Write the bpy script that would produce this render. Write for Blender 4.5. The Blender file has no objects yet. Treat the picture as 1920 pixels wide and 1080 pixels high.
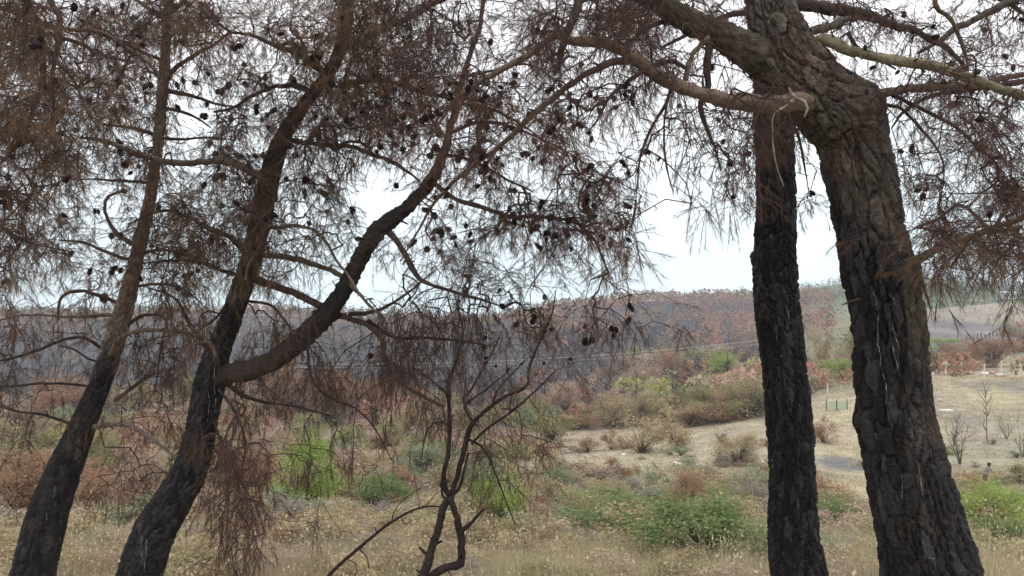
import bpy, math, random
import numpy as np
from mathutils import Vector, Matrix
from mathutils.bvhtree import BVHTree
random.seed(7); RNG = np.random.default_rng(7)
R = math.radians
SC = bpy.context.scene

# ------------------------------------------------------------------ camera, sky, sun, exposure
F = 1507.0                      # focal length in pixels of the 1920 px wide photograph
CZ = 1.7                        # eye height above the ground underfoot
PITCH = math.atan(60 / F)
cd = bpy.data.cameras.new('camera'); cam = bpy.data.objects.new('camera', cd)
SC.collection.objects.link(cam); SC.camera = cam
cd.sensor_width = 36.0; cd.lens = 36.0 * F / 1920.0
cd.clip_start = 0.05; cd.clip_end = 6000
cam.location = (0, 0, CZ); cam.rotation_euler = (math.pi / 2 + PITCH, 0, 0)

SUN_EL, SUN_AZ = R(58), R(150)   # azimuth measured from +Y towards +X
w = bpy.data.worlds.new('World'); SC.world = w; w.use_nodes = True
nt = w.node_tree; nt.nodes.clear()
out = nt.nodes.new('ShaderNodeOutputWorld'); bg = nt.nodes.new('ShaderNodeBackground')
sky = nt.nodes.new('ShaderNodeTexSky'); sky.sky_type = 'NISHITA'; sky.sun_disc = False
sky.sun_elevation = SUN_EL; sky.sun_rotation = SUN_AZ; sky.dust_density = 3.0; sky.air_density = 1.2
tc = nt.nodes.new('ShaderNodeTexCoord'); mp = nt.nodes.new('ShaderNodeMapping')
mp.inputs['Scale'].default_value = (1.0, 1.0, 2.6)
nz = nt.nodes.new('ShaderNodeTexNoise'); nz.inputs['Scale'].default_value = 1.7; nz.inputs['Detail'].default_value = 5
nz.inputs['Roughness'].default_value = 0.5
cr = nt.nodes.new('ShaderNodeValToRGB')
cr.color_ramp.elements[0].position = 0.36; cr.color_ramp.elements[0].color = (0.80, 0.80, 0.80, 1)
cr.color_ramp.elements[1].position = 0.60; cr.color_ramp.elements[1].color = (1, 1, 1, 1)
cl = nt.nodes.new('ShaderNodeValToRGB')                       # overcast layer: cooler towards the horizon
sx = nt.nodes.new('ShaderNodeSeparateXYZ')
cl.color_ramp.elements[0].position = 0.0; cl.color_ramp.elements[0].color = (0.74, 0.89, 0.93, 1)
cl.color_ramp.elements[1].position = 0.32; cl.color_ramp.elements[1].color = (1.0, 1.0, 1.03, 1)
mul = nt.nodes.new('ShaderNodeVectorMath'); mul.operation = 'SCALE'; mul.inputs['Scale'].default_value = 16.5
mx = nt.nodes.new('ShaderNodeMix'); mx.data_type = 'RGBA'
L = nt.links.new
L(tc.outputs['Generated'], mp.inputs['Vector']); L(mp.outputs[0], nz.inputs['Vector']); L(nz.outputs['Fac'], cr.inputs['Fac'])
L(tc.outputs['Generated'], sx.inputs[0]); L(sx.outputs['Z'], cl.inputs['Fac']); L(cl.outputs['Color'], mul.inputs[0])
L(cr.outputs['Color'], mx.inputs['Factor']); L(sky.outputs['Color'], mx.inputs['A']); L(mul.outputs[0], mx.inputs['B'])
L(mx.outputs['Result'], bg.inputs['Color']); bg.inputs['Strength'].default_value = 0.1
L(bg.outputs[0], out.inputs['Surface'])

sl = bpy.data.lights.new('sun', 'SUN'); sl.energy = 1.0; sl.angle = R(20); sl.color = (1.0, 0.96, 0.9)
sun = bpy.data.objects.new('sun', sl); SC.collection.objects.link(sun)
sd = Vector((math.sin(SUN_AZ) * math.cos(SUN_EL), math.cos(SUN_AZ) * math.cos(SUN_EL), math.sin(SUN_EL)))
sun.rotation_euler = sd.to_track_quat('Z', 'Y').to_euler()
vs = SC.view_settings
SC.display_settings.display_device = 'sRGB'
vs.view_transform = 'Standard'; vs.look = 'None'; vs.exposure = 0.0; vs.gamma = 1; vs.use_curve_mapping = False
SC.render.engine = 'CYCLES'
SC.cycles.use_denoising = True; SC.cycles.max_bounces = 5; SC.cycles.diffuse_bounces = 3
SC.cycles.transparent_max_bounces = 4; SC.cycles.volume_bounces = 0
SC.cycles.sample_clamp_indirect = 4

# ------------------------------------------------------------------ helpers
def P(px, py, d):
    """world point seen at photograph pixel (px, py) at depth d along +Y"""
    cx, cy, cz = (px - 960) / F, (540 - py) / F, 1.0
    y = cz * math.cos(PITCH) - cy * math.sin(PITCH)
    z = cz * math.sin(PITCH) + cy * math.cos(PITCH)
    s = d / y
    return np.array((cx * s, d, CZ + z * s))

def Pn(px, py, d):
    cx, cy = (px - 960) / F, (540 - py) / F
    y = math.cos(PITCH) - cy * math.sin(PITCH); z = math.sin(PITCH) + cy * math.cos(PITCH)
    s = d / y
    return np.stack([cx * s, d + 0 * s, CZ + z * s], -1)

def proj(V):
    x, y, z = V[..., 0], V[..., 1], V[..., 2] - CZ
    c, s = math.cos(PITCH), math.sin(PITCH)
    f = y * c + z * s; u = -y * s + z * c
    return 960 + F * x / f, 540 - F * u / f

_wr = np.random.default_rng(11)
_wd = _wr.normal(size=(5, 8, 3)); _wp = _wr.uniform(0, 6.28, (5, 8))
def wob(V, scale, octs=3):
    """smooth noise about -1..1"""
    V = np.asarray(V, float); o = np.zeros(V.shape[:-1]); a = 1.0; t = 0
    for k in range(octs):
        q = V / scale * (2.03 ** k)
        s = 0
        for j in range(8): s = s + np.sin(q @ _wd[k, j] * 1.6 + _wp[k, j])
        o += a * s / 4; t += a; a *= 0.5
    return o / t

def hash3(c, k):
    h = (c[..., 0].astype(np.int64) * 73856093) ^ (c[..., 1].astype(np.int64) * 19349663) ^ (c[..., 2].astype(np.int64) * 83492791) ^ (k * 2654435761)
    h = (h ^ (h >> 13)) * 1274126177 & 0x7fffffff
    h = (h ^ (h >> 11)) * 668265263 & 0x7fffffff
    return (h & 0xffffff) / float(0xffffff)

def worley(Q, seed=0):
    C = np.floor(Q); f1 = np.full(len(Q), 9.0); f2 = f1.copy(); ident = np.zeros(len(Q))
    for i in (-1, 0, 1):
        for j in (-1, 0, 1):
            for k in (-1, 0, 1):
                c = C + (i, j, k)
                p = c + np.stack([hash3(c, seed + 1), hash3(c, seed + 2), hash3(c, seed + 3)], -1)
                d = np.sqrt(((Q - p) ** 2).sum(-1))
                near = d < f1
                f2 = np.where(near, f1, np.minimum(f2, d)); ident = np.where(near, hash3(c, seed + 5), ident)
                f1 = np.where(near, d, f1)
    return f1, f2, ident

def sstep(a, b, x):
    t = np.clip((np.asarray(x, float) - a) / (b - a), 0, 1); return t * t * (3 - 2 * t)

def make_mesh(name, V, Fc, col=None, smooth=False):
    """Fc: int array (n,3) or (n,4), or a list of such arrays; col per vertex (n,3)"""
    if isinstance(Fc, np.ndarray): Fc = [Fc]
    Fc = [f for f in Fc if len(f)]
    me = bpy.data.meshes.new(name)
    V = np.ascontiguousarray(V, np.float32)
    me.vertices.add(len(V)); me.vertices.foreach_set('co', V.ravel())
    idx = np.concatenate([f.ravel() for f in Fc]).astype(np.int32)
    tot = np.concatenate([np.full(len(f), f.shape[1]) for f in Fc])
    st = np.concatenate([[0], np.cumsum(tot)[:-1]]).astype(np.int32)
    me.loops.add(len(idx)); me.loops.foreach_set('vertex_index', idx)
    me.polygons.add(len(tot)); me.polygons.foreach_set('loop_start', st)
    me.polygons.foreach_set('use_smooth', np.full(len(tot), smooth, bool))
    if col is not None:
        a = me.color_attributes.new('Col', 'FLOAT_COLOR', 'POINT')
        c = np.ones((len(V), 4), np.float32); c[:, :3] = col
        a.data.foreach_set('color', c.ravel())
    me.update(calc_edges=True)
    return me

def link(name, data, mat=None, parent=None, loc=None, kind=None):
    o = bpy.data.objects.new(name, data); SC.collection.objects.link(o)
    if mat is not None and data is not None:
        if not data.materials: data.materials.append(mat)
    if parent is not None: o.parent = parent
    if loc is not None: o.location = loc
    if kind: o['kind'] = kind
    return o

def thing(name, loc, label, cat, group=None, data=None, mat=None):
    o = link(name, data, mat, loc=tuple(float(v) for v in loc)); o['label'] = label; o['category'] = cat
    if group: o['group'] = group
    return o

def mat(name, base=(0.5, 0.5, 0.5), rough=0.9, attr=False, noise=0.0, nscale=20, bump=0.0, bscale=60, trans=0.0, spec=0.2, stretch=(1, 1, 1)):
    m = bpy.data.materials.new(name); m.use_nodes = True; t = m.node_tree
    b = t.nodes['Principled BSDF']; b.inputs['Roughness'].default_value = rough
    b.inputs['Specular IOR Level'].default_value = spec
    lk = t.links.new
    if attr:
        a = t.nodes.new('ShaderNodeVertexColor'); a.layer_name = 'Col'; src = a.outputs['Color']
    else:
        a = t.nodes.new('ShaderNodeRGB'); a.outputs[0].default_value = (*base, 1); src = a.outputs[0]
    if noise or bump:
        tcn = t.nodes.new('ShaderNodeTexCoord'); mpn = t.nodes.new('ShaderNodeMapping'); mpn.inputs['Scale'].default_value = stretch
        lk(tcn.outputs['Object'], mpn.inputs['Vector'])
    if noise:
        n = t.nodes.new('ShaderNodeTexNoise'); n.inputs['Scale'].default_value = nscale; n.inputs['Detail'].default_value = 6
        n.inputs['Roughness'].default_value = 0.65
        mr = t.nodes.new('ShaderNodeMapRange'); mr.inputs['From Min'].default_value = 0.3; mr.inputs['From Max'].default_value = 0.7
        mr.inputs['To Min'].default_value = 1 - noise; mr.inputs['To Max'].default_value = 1 + noise
        v = t.nodes.new('ShaderNodeVectorMath'); v.operation = 'SCALE'
        lk(mpn.outputs[0], n.inputs['Vector']); lk(n.outputs['Fac'], mr.inputs['Value']); lk(mr.outputs[0], v.inputs['Scale']); lk(src, v.inputs[0])
        src = v.outputs[0]
    lk(src, b.inputs['Base Color'])
    if bump:
        n2 = t.nodes.new('ShaderNodeTexNoise'); n2.inputs['Scale'].default_value = bscale; n2.inputs['Detail'].default_value = 5
        bp = t.nodes.new('ShaderNodeBump'); bp.inputs['Strength'].default_value = bump; bp.inputs['Distance'].default_value = 0.01
        lk(mpn.outputs[0], n2.inputs['Vector']); lk(n2.outputs['Fac'], bp.inputs['Height']); lk(bp.outputs[0], b.inputs['Normal'])
    if trans:
        tr = t.nodes.new('ShaderNodeBsdfTranslucent'); ms = t.nodes.new('ShaderNodeMixShader'); ms.inputs[0].default_value = trans
        lk(src, tr.inputs['Color']); lk(b.outputs[0], ms.inputs[1]); lk(tr.outputs[0], ms.inputs[2])
        lk(ms.outputs[0], t.nodes['Material Output'].inputs['Surface'])
    return m

M = dict(
    ground=mat('dry_ground', attr=True, noise=0.35, nscale=0.9, bump=0.6, bscale=3),
    bark=mat('pine_bark', attr=True, noise=0.55, nscale=38, bump=0.9, bscale=90, rough=0.85, spec=0.25),
    limb=mat('limb_bark', attr=True, noise=0.4, nscale=30, bump=0.8, bscale=70, rough=0.9),
    twig=mat('twig_bark', attr=True, rough=0.9),
    needle=mat('dead_needle', attr=True, trans=0.35, rough=0.8),
    leaf=mat('leaf', attr=True, trans=0.42, rough=0.7),
    grass=mat('dry_grass', attr=True, trans=0.3, rough=0.8),
    cone=mat('pine_cone', (0.018, 0.013, 0.012), noise=0.4, nscale=60),
    resin=mat('dried_resin', (0.30, 0.29, 0.27), rough=0.6, noise=0.7, nscale=90),
    char=mat('charred_wood', (0.035, 0.030, 0.030), noise=0.4, nscale=25, bump=0.5),
    wood=mat('weathered_wood', (0.62, 0.57, 0.47), noise=0.25, nscale=12),
    wire=mat('wire', (0.45, 0.44, 0.42)),
    rock=mat('pale_rock', (0.46, 0.40, 0.33), noise=0.35, nscale=4, bump=0.8, bscale=8),
    redrock=mat('red_rubble', (0.44, 0.27, 0.22), noise=0.35, nscale=4, bump=0.8, bscale=8),
    white=mat('white_plastic', (0.66, 0.64, 0.58), rough=0.6, noise=0.3, nscale=3),
    wall=mat('white_wall', (0.70, 0.70, 0.68), noise=0.08, nscale=1),
    roof=mat('metal_roof', (0.42, 0.45, 0.52), noise=0.1, nscale=1, rough=0.4),
    dark=mat('dark_glass', (0.06, 0.07, 0.09), rough=0.2),
    panel=mat('green_panel', (0.40, 0.44, 0.32), noise=0.15, nscale=4),
    skin=mat('skin', (0.30, 0.18, 0.13)), hair=mat('dark_hair', (0.02, 0.015, 0.015)),
    top=mat('mauve_cloth', (0.22, 0.17, 0.24), noise=0.1), trousers=mat('red_brown_cloth', (0.20, 0.10, 0.10)), boot=mat('dark_boot', (0.02, 0.02, 0.02)),
)

# ------------------------------------------------------------------ terrain
DS = np.array([0.5, 4, 12, 18, 30, 45, 58, 75, 88, 100, 115, 130, 160, 220, 300, 420, 600, 900, 1600.])
COLS = {  # photograph column: ground row at each distance
    -700: (0, 1466, 1085, 1035, 990, 940, 900, 860, 835, 815, 803, 796, 778, 738, 690, 645, 602, 604, 606),
    0:    (0, 1466, 1085, 1035, 985, 930, 895, 858, 835, 818, 805, 796, 778, 738, 690, 645, 596, 600, 606),
    500:  (0, 1466, 1085, 1035, 985, 930, 893, 856, 834, 817, 805, 797, 778, 735, 690, 648, 602, 604, 608),
    900:  (0, 1466, 1085, 1035, 985, 930, 891, 852, 831, 815, 803, 796, 778, 735, 690, 645, 606, 606, 608),
    1200: (0, 1466, 1085, 1035, 982, 926, 886, 846, 825, 810, 799, 792, 775, 728, 678, 622, 553, 575, 600),
    1430: (0, 1466, 1085, 1035, 980, 922, 880, 830, 800, 780, 770, 764, 748, 705, 660, 610, 547, 566, 596),
    1560: (0, 1466, 1085, 1035, 985, 935, 900, 850, 793, 742, 722, 712, 690, 655, 628, 592, 560, 530, 580),
    1720: (0, 1466, 1085, 1035, 990, 945, 912, 838, 775, 716, 703, 694, 672, 640, 610, 582, 562, 516, 580),
    1920: (0, 1466, 1085, 1035, 990, 945, 913, 830, 765, 707, 699, 691, 668, 634, 598, 560, 560, 545, 590),
    2700: (0, 1466, 1085, 1035, 990, 945, 913, 830, 765, 705, 695, 688, 665, 630, 592, 556, 552, 548, 590),
}
_th = np.array([math.atan((c - 960) / F) for c in COLS])
_z = np.array([[-1.75 - 0.0 * d if k == 0 else (600 - row[k]) / F * d for k, d in enumerate(DS)] for row in COLS.values()])
_lg = np.log(DS)
_gl = np.linspace(math.log(0.5), math.log(1600), 500)
_gt = np.linspace(_th[0], _th[-1], 240)
_tab = np.array([np.interp(_gl, _lg, r) for r in _z])
_tab = np.array([np.interp(_gt, _th, _tab[:, k]) for k in range(500)]).T
for _ in range(3):                                      # soften the breaks
    for ax, n in ((0, 5), (1, 4)):
        k = np.ones(2 * n + 1) / (2 * n + 1)
        pad = [(0, 0), (0, 0)]; pad[ax] = (n, n)
        _tab = np.apply_along_axis(lambda r: np.convolve(r, k, 'valid'), ax, np.pad(_tab, pad, mode='edge'))
def ground(x, y):
    x = np.asarray(x, float); y = np.asarray(y, float)
    r = np.sqrt(x * x + y * y) + 1e-6; th = np.arctan2(x, y)
    tt = np.clip(th, _gt[0], _gt[-1])
    d = np.where(np.abs(th) < 1.1, r * np.cos(np.clip(th, -1.1, 1.1)), r * 0.45)
    d = np.clip(d, 0.5, 1600)
    a = (np.log(d) - _gl[0]) / (_gl[1] - _gl[0]); b = (tt - _gt[0]) / (_gt[1] - _gt[0])
    i = np.clip(a.astype(int), 0, 498); j = np.clip(b.astype(int), 0, 238); fa = np.clip(a - i, 0, 1); fb = b - j
    z = (_tab[j, i] * (1 - fa) * (1 - fb) + _tab[j, i + 1] * fa * (1 - fb) + _tab[j + 1, i] * (1 - fa) * fb + _tab[j + 1, i + 1] * fa * fb)
    rol = np.stack([x, y, 0 * x], -1); z = z + sstep(330, 520, r) * (4.5 * wob(rol + 300, 95, 2) + 1.2 * wob(rol, 28, 2))
    back = sstep(1.15, 2.0, np.abs(th))
    z = z * (1 - back) + back * (-1.75 + 0.06 * np.minimum(r, 400))
    amp = np.clip(r * 0.006, 0.03, 2.2)
    V = np.stack([x, y, 0 * x], -1)
    z = z + amp * (0.6 * wob(V, 26, 2) * sstep(8, 40, r) + 0.35 * wob(V, 5, 2) * sstep(3, 12, r) * (1 - 0.8 * sstep(150, 300, r)))
    return z + CZ

def hit(px, py, dmin=7.0):
    """ground point seen at a pixel"""
    d = dmin * 1.006 ** np.arange(0, int(math.log(1200 / dmin) / math.log(1.006)))
    p = Pn(np.full_like(d, px), np.full_like(d, py), d)
    g = ground(p[:, 0], p[:, 1])
    k = np.nonzero(p[:, 2] < g)[0]
    i = k[0] if len(k) else len(d) - 1
    q = p[i].copy(); q[2] = g[i]
    return q

def zone_colour(x, y):
    """real colour of the soil and dead grass, per place"""
    r = np.sqrt(x * x + y * y); px = 960 + F * x / np.maximum(y, 0.1); V = np.stack([x, y, 0 * x], -1)
    n1 = wob(V, 9, 3)[..., None]; n2 = wob(V + 50, 30, 3)[..., None]; r_ = r[..., None]; px_ = px[..., None]
    straw = np.array((0.37, 0.32, 0.205)); soil = np.array((0.30, 0.26, 0.20)); ash = np.array((0.16, 0.155, 0.16))
    floor_ = np.array((0.052, 0.052, 0.056)); scrub = np.array((0.20, 0.165, 0.115)); bank = np.array((0.155, 0.138, 0.140)); terr = np.array((0.26, 0.225, 0.18)); olive = np.array((0.20, 0.22, 0.11)); hillg = np.array((0.10, 0.14, 0.08))
    c = straw + (soil - straw) * sstep(-0.2, 0.7, n1)
    c = c + (soil * 1.02 - c) * sstep(35, 60, r_) * 0.45 * (1 - sstep(1500, 1600, px_))
    c = c + (olive - c) * sstep(0.0, 0.7, n2) * 0.5
    c = c + (np.array((0.24, 0.20, 0.155)) - c) * sstep(0.0, 0.6, wob(V + 150, 4.5, 3)[..., None]) * 0.7
    c = c + (ash - c) * sstep(0.45, 0.8, wob(V + 90, 7, 2)[..., None]) * 0.35 * sstep(25, 40, r_)
    f = sstep(38, 60, r_) * (1 - sstep(900, 1080, px_)) * 0.85; c = c + (scrub * (1 + 0.3 * n2) - c) * f
    f = sstep(112, 135, r_) * (1 - sstep(1480, 1560, px_)); c = c + (floor_ * (1 + 0.3 * n1) - c) * f
    f = sstep(170, 200, r_) * (1 - sstep(300, 480, r_)) * sstep(1500, 1560, px_); c = c + (bank * (1 + 0.3 * n1) - c) * f
    f = sstep(300, 350, r_ + 30 * n1) * (1 - sstep(400, 480, r_)) * sstep(1780, 1850, px_); c = c + (terr * (1 + 0.2 * n1) - c) * f
    fur = np.sin(y * 0.55 + x * 0.12 + 2.5 * wob(V, 14, 2))[..., None]; f = sstep(225, 245, r_) * (1 - sstep(330, 360, r_)) * sstep(1700, 1760, px_); c = c * (1 + 0.22 * fur * f)
    oliv2 = np.array((0.17, 0.165, 0.095)); f = sstep(115, 135, r_) * (1 - sstep(420, 560, r_)) * sstep(1490, 1530, px_) * (1 - sstep(1690, 1750, px_)); c = c + (oliv2 * (1 + 0.3 * n1) - c) * f
    f = sstep(430, 560, r_) * sstep(1480, 1560, px_); c = c + (hillg * (1 + 0.3 * n1) - c) * f
    for (qx, qy, rad, s) in ASH:
        dd = np.sqrt(((x - qx) / rad) ** 2 + ((y - qy) / (rad * 1.5)) ** 2)[..., None] + 0.35 * n1
        c = c + (ash * 0.8 - c) * (1 - sstep(0.6, 1.0, dd)) * s
    return np.clip(c, 0.01, 0.8)
ASH = []
for (px, py, rad, s) in ((1585, 870, 2.6, .95), (1880, 905, 2.2, .9), (1810, 790, 3.0, .5), (1150, 975, 2.0, .45), (1820, 722, 2.5, .6), (1900, 722, 3.5, .7)):
    q = hit(px, py); ASH.append((q[0], q[1], rad, s))

rr = np.geomspace(0.4, 1600, 250)
th = np.concatenate([np.linspace(-0.95, 0.95, 380), np.linspace(0.95, 2 * math.pi - 0.95, 60)[1:-1]])
X = rr[:, None] * np.sin(th)[None]; Y = rr[:, None] * np.cos(th)[None]
V = np.stack([X, Y, ground(X, Y)], -1).reshape(-1, 3); nth = len(th)
i, j = np.meshgrid(np.arange(len(rr) - 1), np.arange(nth), indexing='ij'); j2 = (j + 1) % nth
Q = np.stack([i * nth + j, i * nth + j2, (i + 1) * nth + j2, (i + 1) * nth + j], -1).reshape(-1, 4)[:, ::-1]
V = np.vstack([V, [[0, 0, float(ground(0.01, 0.01))]]]); c0 = len(V) - 1
T = np.stack([np.arange(nth), np.full(nth, c0), (np.arange(nth) + 1) % nth], -1)
link('ground', make_mesh('ground', V, [Q, T], zone_colour(V[:, 0], V[:, 1]), smooth=True), M['ground'], kind='structure')

# haze between here and the far ridge
hz = bpy.data.meshes.new('haze'); B = [(-1650, 1650), (-1650, 1650), (-75, 120)]
hv = [(x, y, z) for x in B[0] for y in B[1] for z in B[2]]
hz.from_pydata(hv, [], [(0, 1, 3, 2), (4, 6, 7, 5), (0, 4, 5, 1), (2, 3, 7, 6), (0, 2, 6, 4), (1, 5, 7, 3)])
hm = bpy.data.materials.new('haze_air'); hm.use_nodes = True; t = hm.node_tree; t.nodes.remove(t.nodes['Principled BSDF'])
pv = t.nodes.new('ShaderNodeVolumePrincipled'); pv.inputs['Color'].default_value = (0.88, 0.92, 1.0, 1); pv.inputs['Density'].default_value = 0.00038
t.links.new(pv.outputs[0], t.nodes['Material Output'].inputs['Volume'])
link('haze', hz, hm, kind='stuff')

# ------------------------------------------------------------------ geometry makers
def spline(pts, n_per=6):
    """Catmull-Rom through rows of any width"""
    p = np.asarray(pts, float); p = np.vstack([2 * p[0] - p[1], p, 2 * p[-1] - p[-2]]); o = []
    for k in range(1, len(p) - 2):
        t = np.linspace(0, 1, n_per, endpoint=False)[:, None]
        a, b, c, d = p[k - 1], p[k], p[k + 1], p[k + 2]
        o.append(0.5 * ((2 * b) + (-a + c) * t + (2 * a - 5 * b + 4 * c - d) * t ** 2 + (-a + 3 * b - 3 * c + d) * t ** 3))
    o.append(p[-2][None]); return np.vstack(o)

def resample(p, step):
    s = np.concatenate([[0], np.cumsum(np.linalg.norm(np.diff(p[:, :3], axis=0), axis=1))])
    n = max(2, int(s[-1] / step) + 1); t = np.linspace(0, s[-1], n)
    return np.stack([np.interp(t, s, p[:, k]) for k in range(p.shape[1])], -1), t

def tube(p, r, sides, cap=True):
    """p (n,3), r (n,) or (n,sides): ring vertices, quads, directions"""
    n = len(p); tg = np.gradient(p, axis=0); tg /= np.linalg.norm(tg, axis=1)[:, None] + 1e-12
    u = np.cross(tg[0], (0.3, 1, 0.1)); u /= np.linalg.norm(u); U = np.zeros_like(p)
    for k in range(n):
        u = u - tg[k] * (u @ tg[k]); u /= np.linalg.norm(u) + 1e-12; U[k] = u
    W = np.cross(tg, U); a = np.linspace(0, 2 * math.pi, sides, endpoint=False)
    D = U[:, None] * np.cos(a)[None, :, None] + W[:, None] * np.sin(a)[None, :, None]
    rr_ = np.broadcast_to(r[:, None] if r.ndim == 1 else r, (n, sides))
    V = p[:, None] + D * rr_[..., None]
    i, j = np.meshgrid(np.arange(n - 1), np.arange(sides), indexing='ij')
    Q = np.stack([i * sides + j, i * sides + (j + 1) % sides, (i + 1) * sides + (j + 1) % sides, (i + 1) * sides + j], -1).reshape(-1, 4)
    return V, Q, D, a

def edges_tubes(A, B_, ra, rb, sides=4):
    """independent prisms for many short segments"""
    d = B_ - A; ln = np.linalg.norm(d, axis=1)[:, None] + 1e-9; d = d / ln
    ref = np.where(np.abs(d[:, 2:3]) > 0.9, np.array([[1., 0, 0]]), np.array([[0, 0, 1.]]))
    u = np.cross(d, ref); u /= np.linalg.norm(u, axis=1)[:, None]; w_ = np.cross(d, u)
    a = np.linspace(0, 2 * math.pi, sides, endpoint=False)
    D = u[:, None] * np.cos(a)[None, :, None] + w_[:, None] * np.sin(a)[None, :, None]
    B2 = B_ + d * (rb[:, None] * 0.4)
    V = np.concatenate([A[:, None] + D * ra[:, None, None], B2[:, None] + D * rb[:, None, None]], 1)
    n = len(A); base = (np.arange(n) * 2 * sides)[:, None, None]; j = np.arange(sides)
    q = np.stack([j, (j + 1) % sides, sides + (j + 1) % sides, sides + j], -1)[None]
    return V.reshape(-1, 3), (base + q).reshape(-1, 4)

def blades(base, dirv, length, width, colour):
    """one slim triangle per needle or blade"""
    n = len(base); d = dirv / (np.linalg.norm(dirv, axis=1)[:, None] + 1e-9)
    s = np.cross(d, RNG.normal(size=(n, 3))); s /= np.linalg.norm(s, axis=1)[:, None] + 1e-9
    V = np.stack([base - s * width[:, None] / 2, base + s * width[:, None] / 2, base + d * length[:, None]], 1).reshape(-1, 3)
    return V, np.arange(3 * n).reshape(-1, 3), np.repeat(colour, 3, axis=0)

# ------------------------------------------------------------------ big pines in the foreground
class Tree:
    def __init__(s, label, group='burnt pines standing in front of the valley', name='pine_tree', cat='pine tree'):
        s.label, s.group, s.name, s.cat = label, group, name, cat
        s.limbs = []; s.nodes = []; s.built = []; s.root = None
        s.tips = []
    def start(s, base):
        s.base = np.array(base, float)
        s.root = thing(s.name, s.base, s.label, s.cat, s.group)
    def add(s, name, V, Fc, col, m, smooth=True, kind=None):
        o = link(name, make_mesh(name, V - s.base, Fc, col, smooth), m, s.root, kind=kind); return o

def px_path(rows, n_per=6):
    """rows of (px, py, depth, width_px) -> world rows x, y, z, radius"""
    o = []
    for (px, py, d, w_) in rows:
        q = P(px, py, d); o.append((*q, 0.5 * w_ * d / F))
    return spline(o, n_per)

CHAR = np.array((0.011, 0.010, 0.011)); CHAR2 = np.array((0.040, 0.038, 0.042))
BROWN = np.array((0.060, 0.047, 0.040)); REDB = np.array((0.078, 0.038, 0.033)); GREYB = np.array((0.112, 0.095, 0.080))

def trunk(tree, rows, sides, step, amp, plate, char_fn, bumps=(), seed=0, tonemix=0.3, to_ground=True, tone=1.0):
    """a trunk with raised bark plates; rows run from the lowest one in view upwards"""
    p = px_path(rows, 8)
    if to_ground:
        d = p[0, :3] - p[3, :3]; d = d / np.linalg.norm(d); d = d + np.array((0, 0, -1.2)); d /= np.linalg.norm(d)
        ext = []; q = p[0, :3].copy(); r = p[0, 3]
        while q[2] > float(ground(q[0], q[1])) - 0.25:
            q = q + d * 0.12; r *= 1.012; ext.append((*q, r))
        p = np.vstack([np.array(ext[::-1]), p])
    tree.start((p[0, 0], p[0, 1], float(ground(p[0, 0], p[0, 1]))))
    c, t = resample(p, step)
    V, Qd, D, a = tube(c[:, :3], c[:, 3], sides)
    n = len(c); Rm = c[:, 3][:, None]
    S = np.stack([np.cos(a)[None] * Rm / plate[0], np.sin(a)[None] * Rm / plate[0], np.broadcast_to(t[:, None] / plate[1], (n, sides))], -1).reshape(-1, 3)
    S = S + 0.55 * np.stack([wob(S, 1.5, 3), wob(S + 9, 1.5, 3), wob(S + 31, 1.5, 3)], -1) + 0.9 * np.stack([wob(S + 50, 5.0, 1), wob(S + 60, 5.0, 1), wob(S + 80, 5.0, 1)], -1)
    f1, f2, ident = worley(S, seed)
    g1, g2, id2 = worley(S * 2.7 + 5, seed + 20)
    edge = sstep(0.0, 0.20, f2 - f1)
    flat = V.reshape(-1, 3)
    h = amp * ((edge - 1) * 1.5 + 0.95 * (ident - 0.5) * edge + 0.42 * (sstep(0, .2, g2 - g1) - 1) + 0.5 * (id2 - 0.5) * edge + 0.40 * wob(flat, 0.03, 2) * edge) + amp * 1.7 * wob(flat, 0.35, 2)
    ppx, ppy = proj(flat)
    for (bx, by, rad, hh) in bumps:
        h = h + hh * np.exp(-(((ppx - bx) / rad) ** 2 + ((ppy - by) / rad) ** 2))
    flat = flat + D.reshape(-1, 3) * h[:, None]
    ch = char_fn(ppx, ppy, flat)
    ch = np.clip(ch + 0.55 * wob(flat * (1, 1, .5), 0.13, 3) + 0.5 * (ident - 0.5) + 0.2 * (id2 - 0.5), 0, 1)[:, None]
    cold = CHAR + (CHAR2 - CHAR) * (ident ** 2)[:, None] * 1.1
    warm = BROWN + (GREYB - BROWN) * ident[:, None] + (REDB - BROWN) * sstep(0.1, 0.8, wob(flat + 7, 0.25, 2))[:, None] * tonemix * 2
    warm = warm * (0.75 + 0.5 * id2[:, None]) * tone
    warm = warm * (1 - 0.45 * sstep(0.1, 0.7, wob(flat * (1, 1, .6) + 21, 0.16, 3)))[:, None]; ashy = sstep(0.35, 0.9, wob(flat * (1, 1, .25), 0.05, 3))[:, None]; cold = cold + (np.array((0.085, 0.082, 0.085)) - cold) * ashy * 0.45
    col = warm + (cold - warm) * sstep(0.3, 0.7, ch)
    o = tree.add('trunk', flat, Qd, np.clip(col, .004, .6), M['bark'], smooth=False)
    tree.trunk_bvh = BVHTree.FromPolygons(flat.tolist(), Qd.tolist())
    return c

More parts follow.
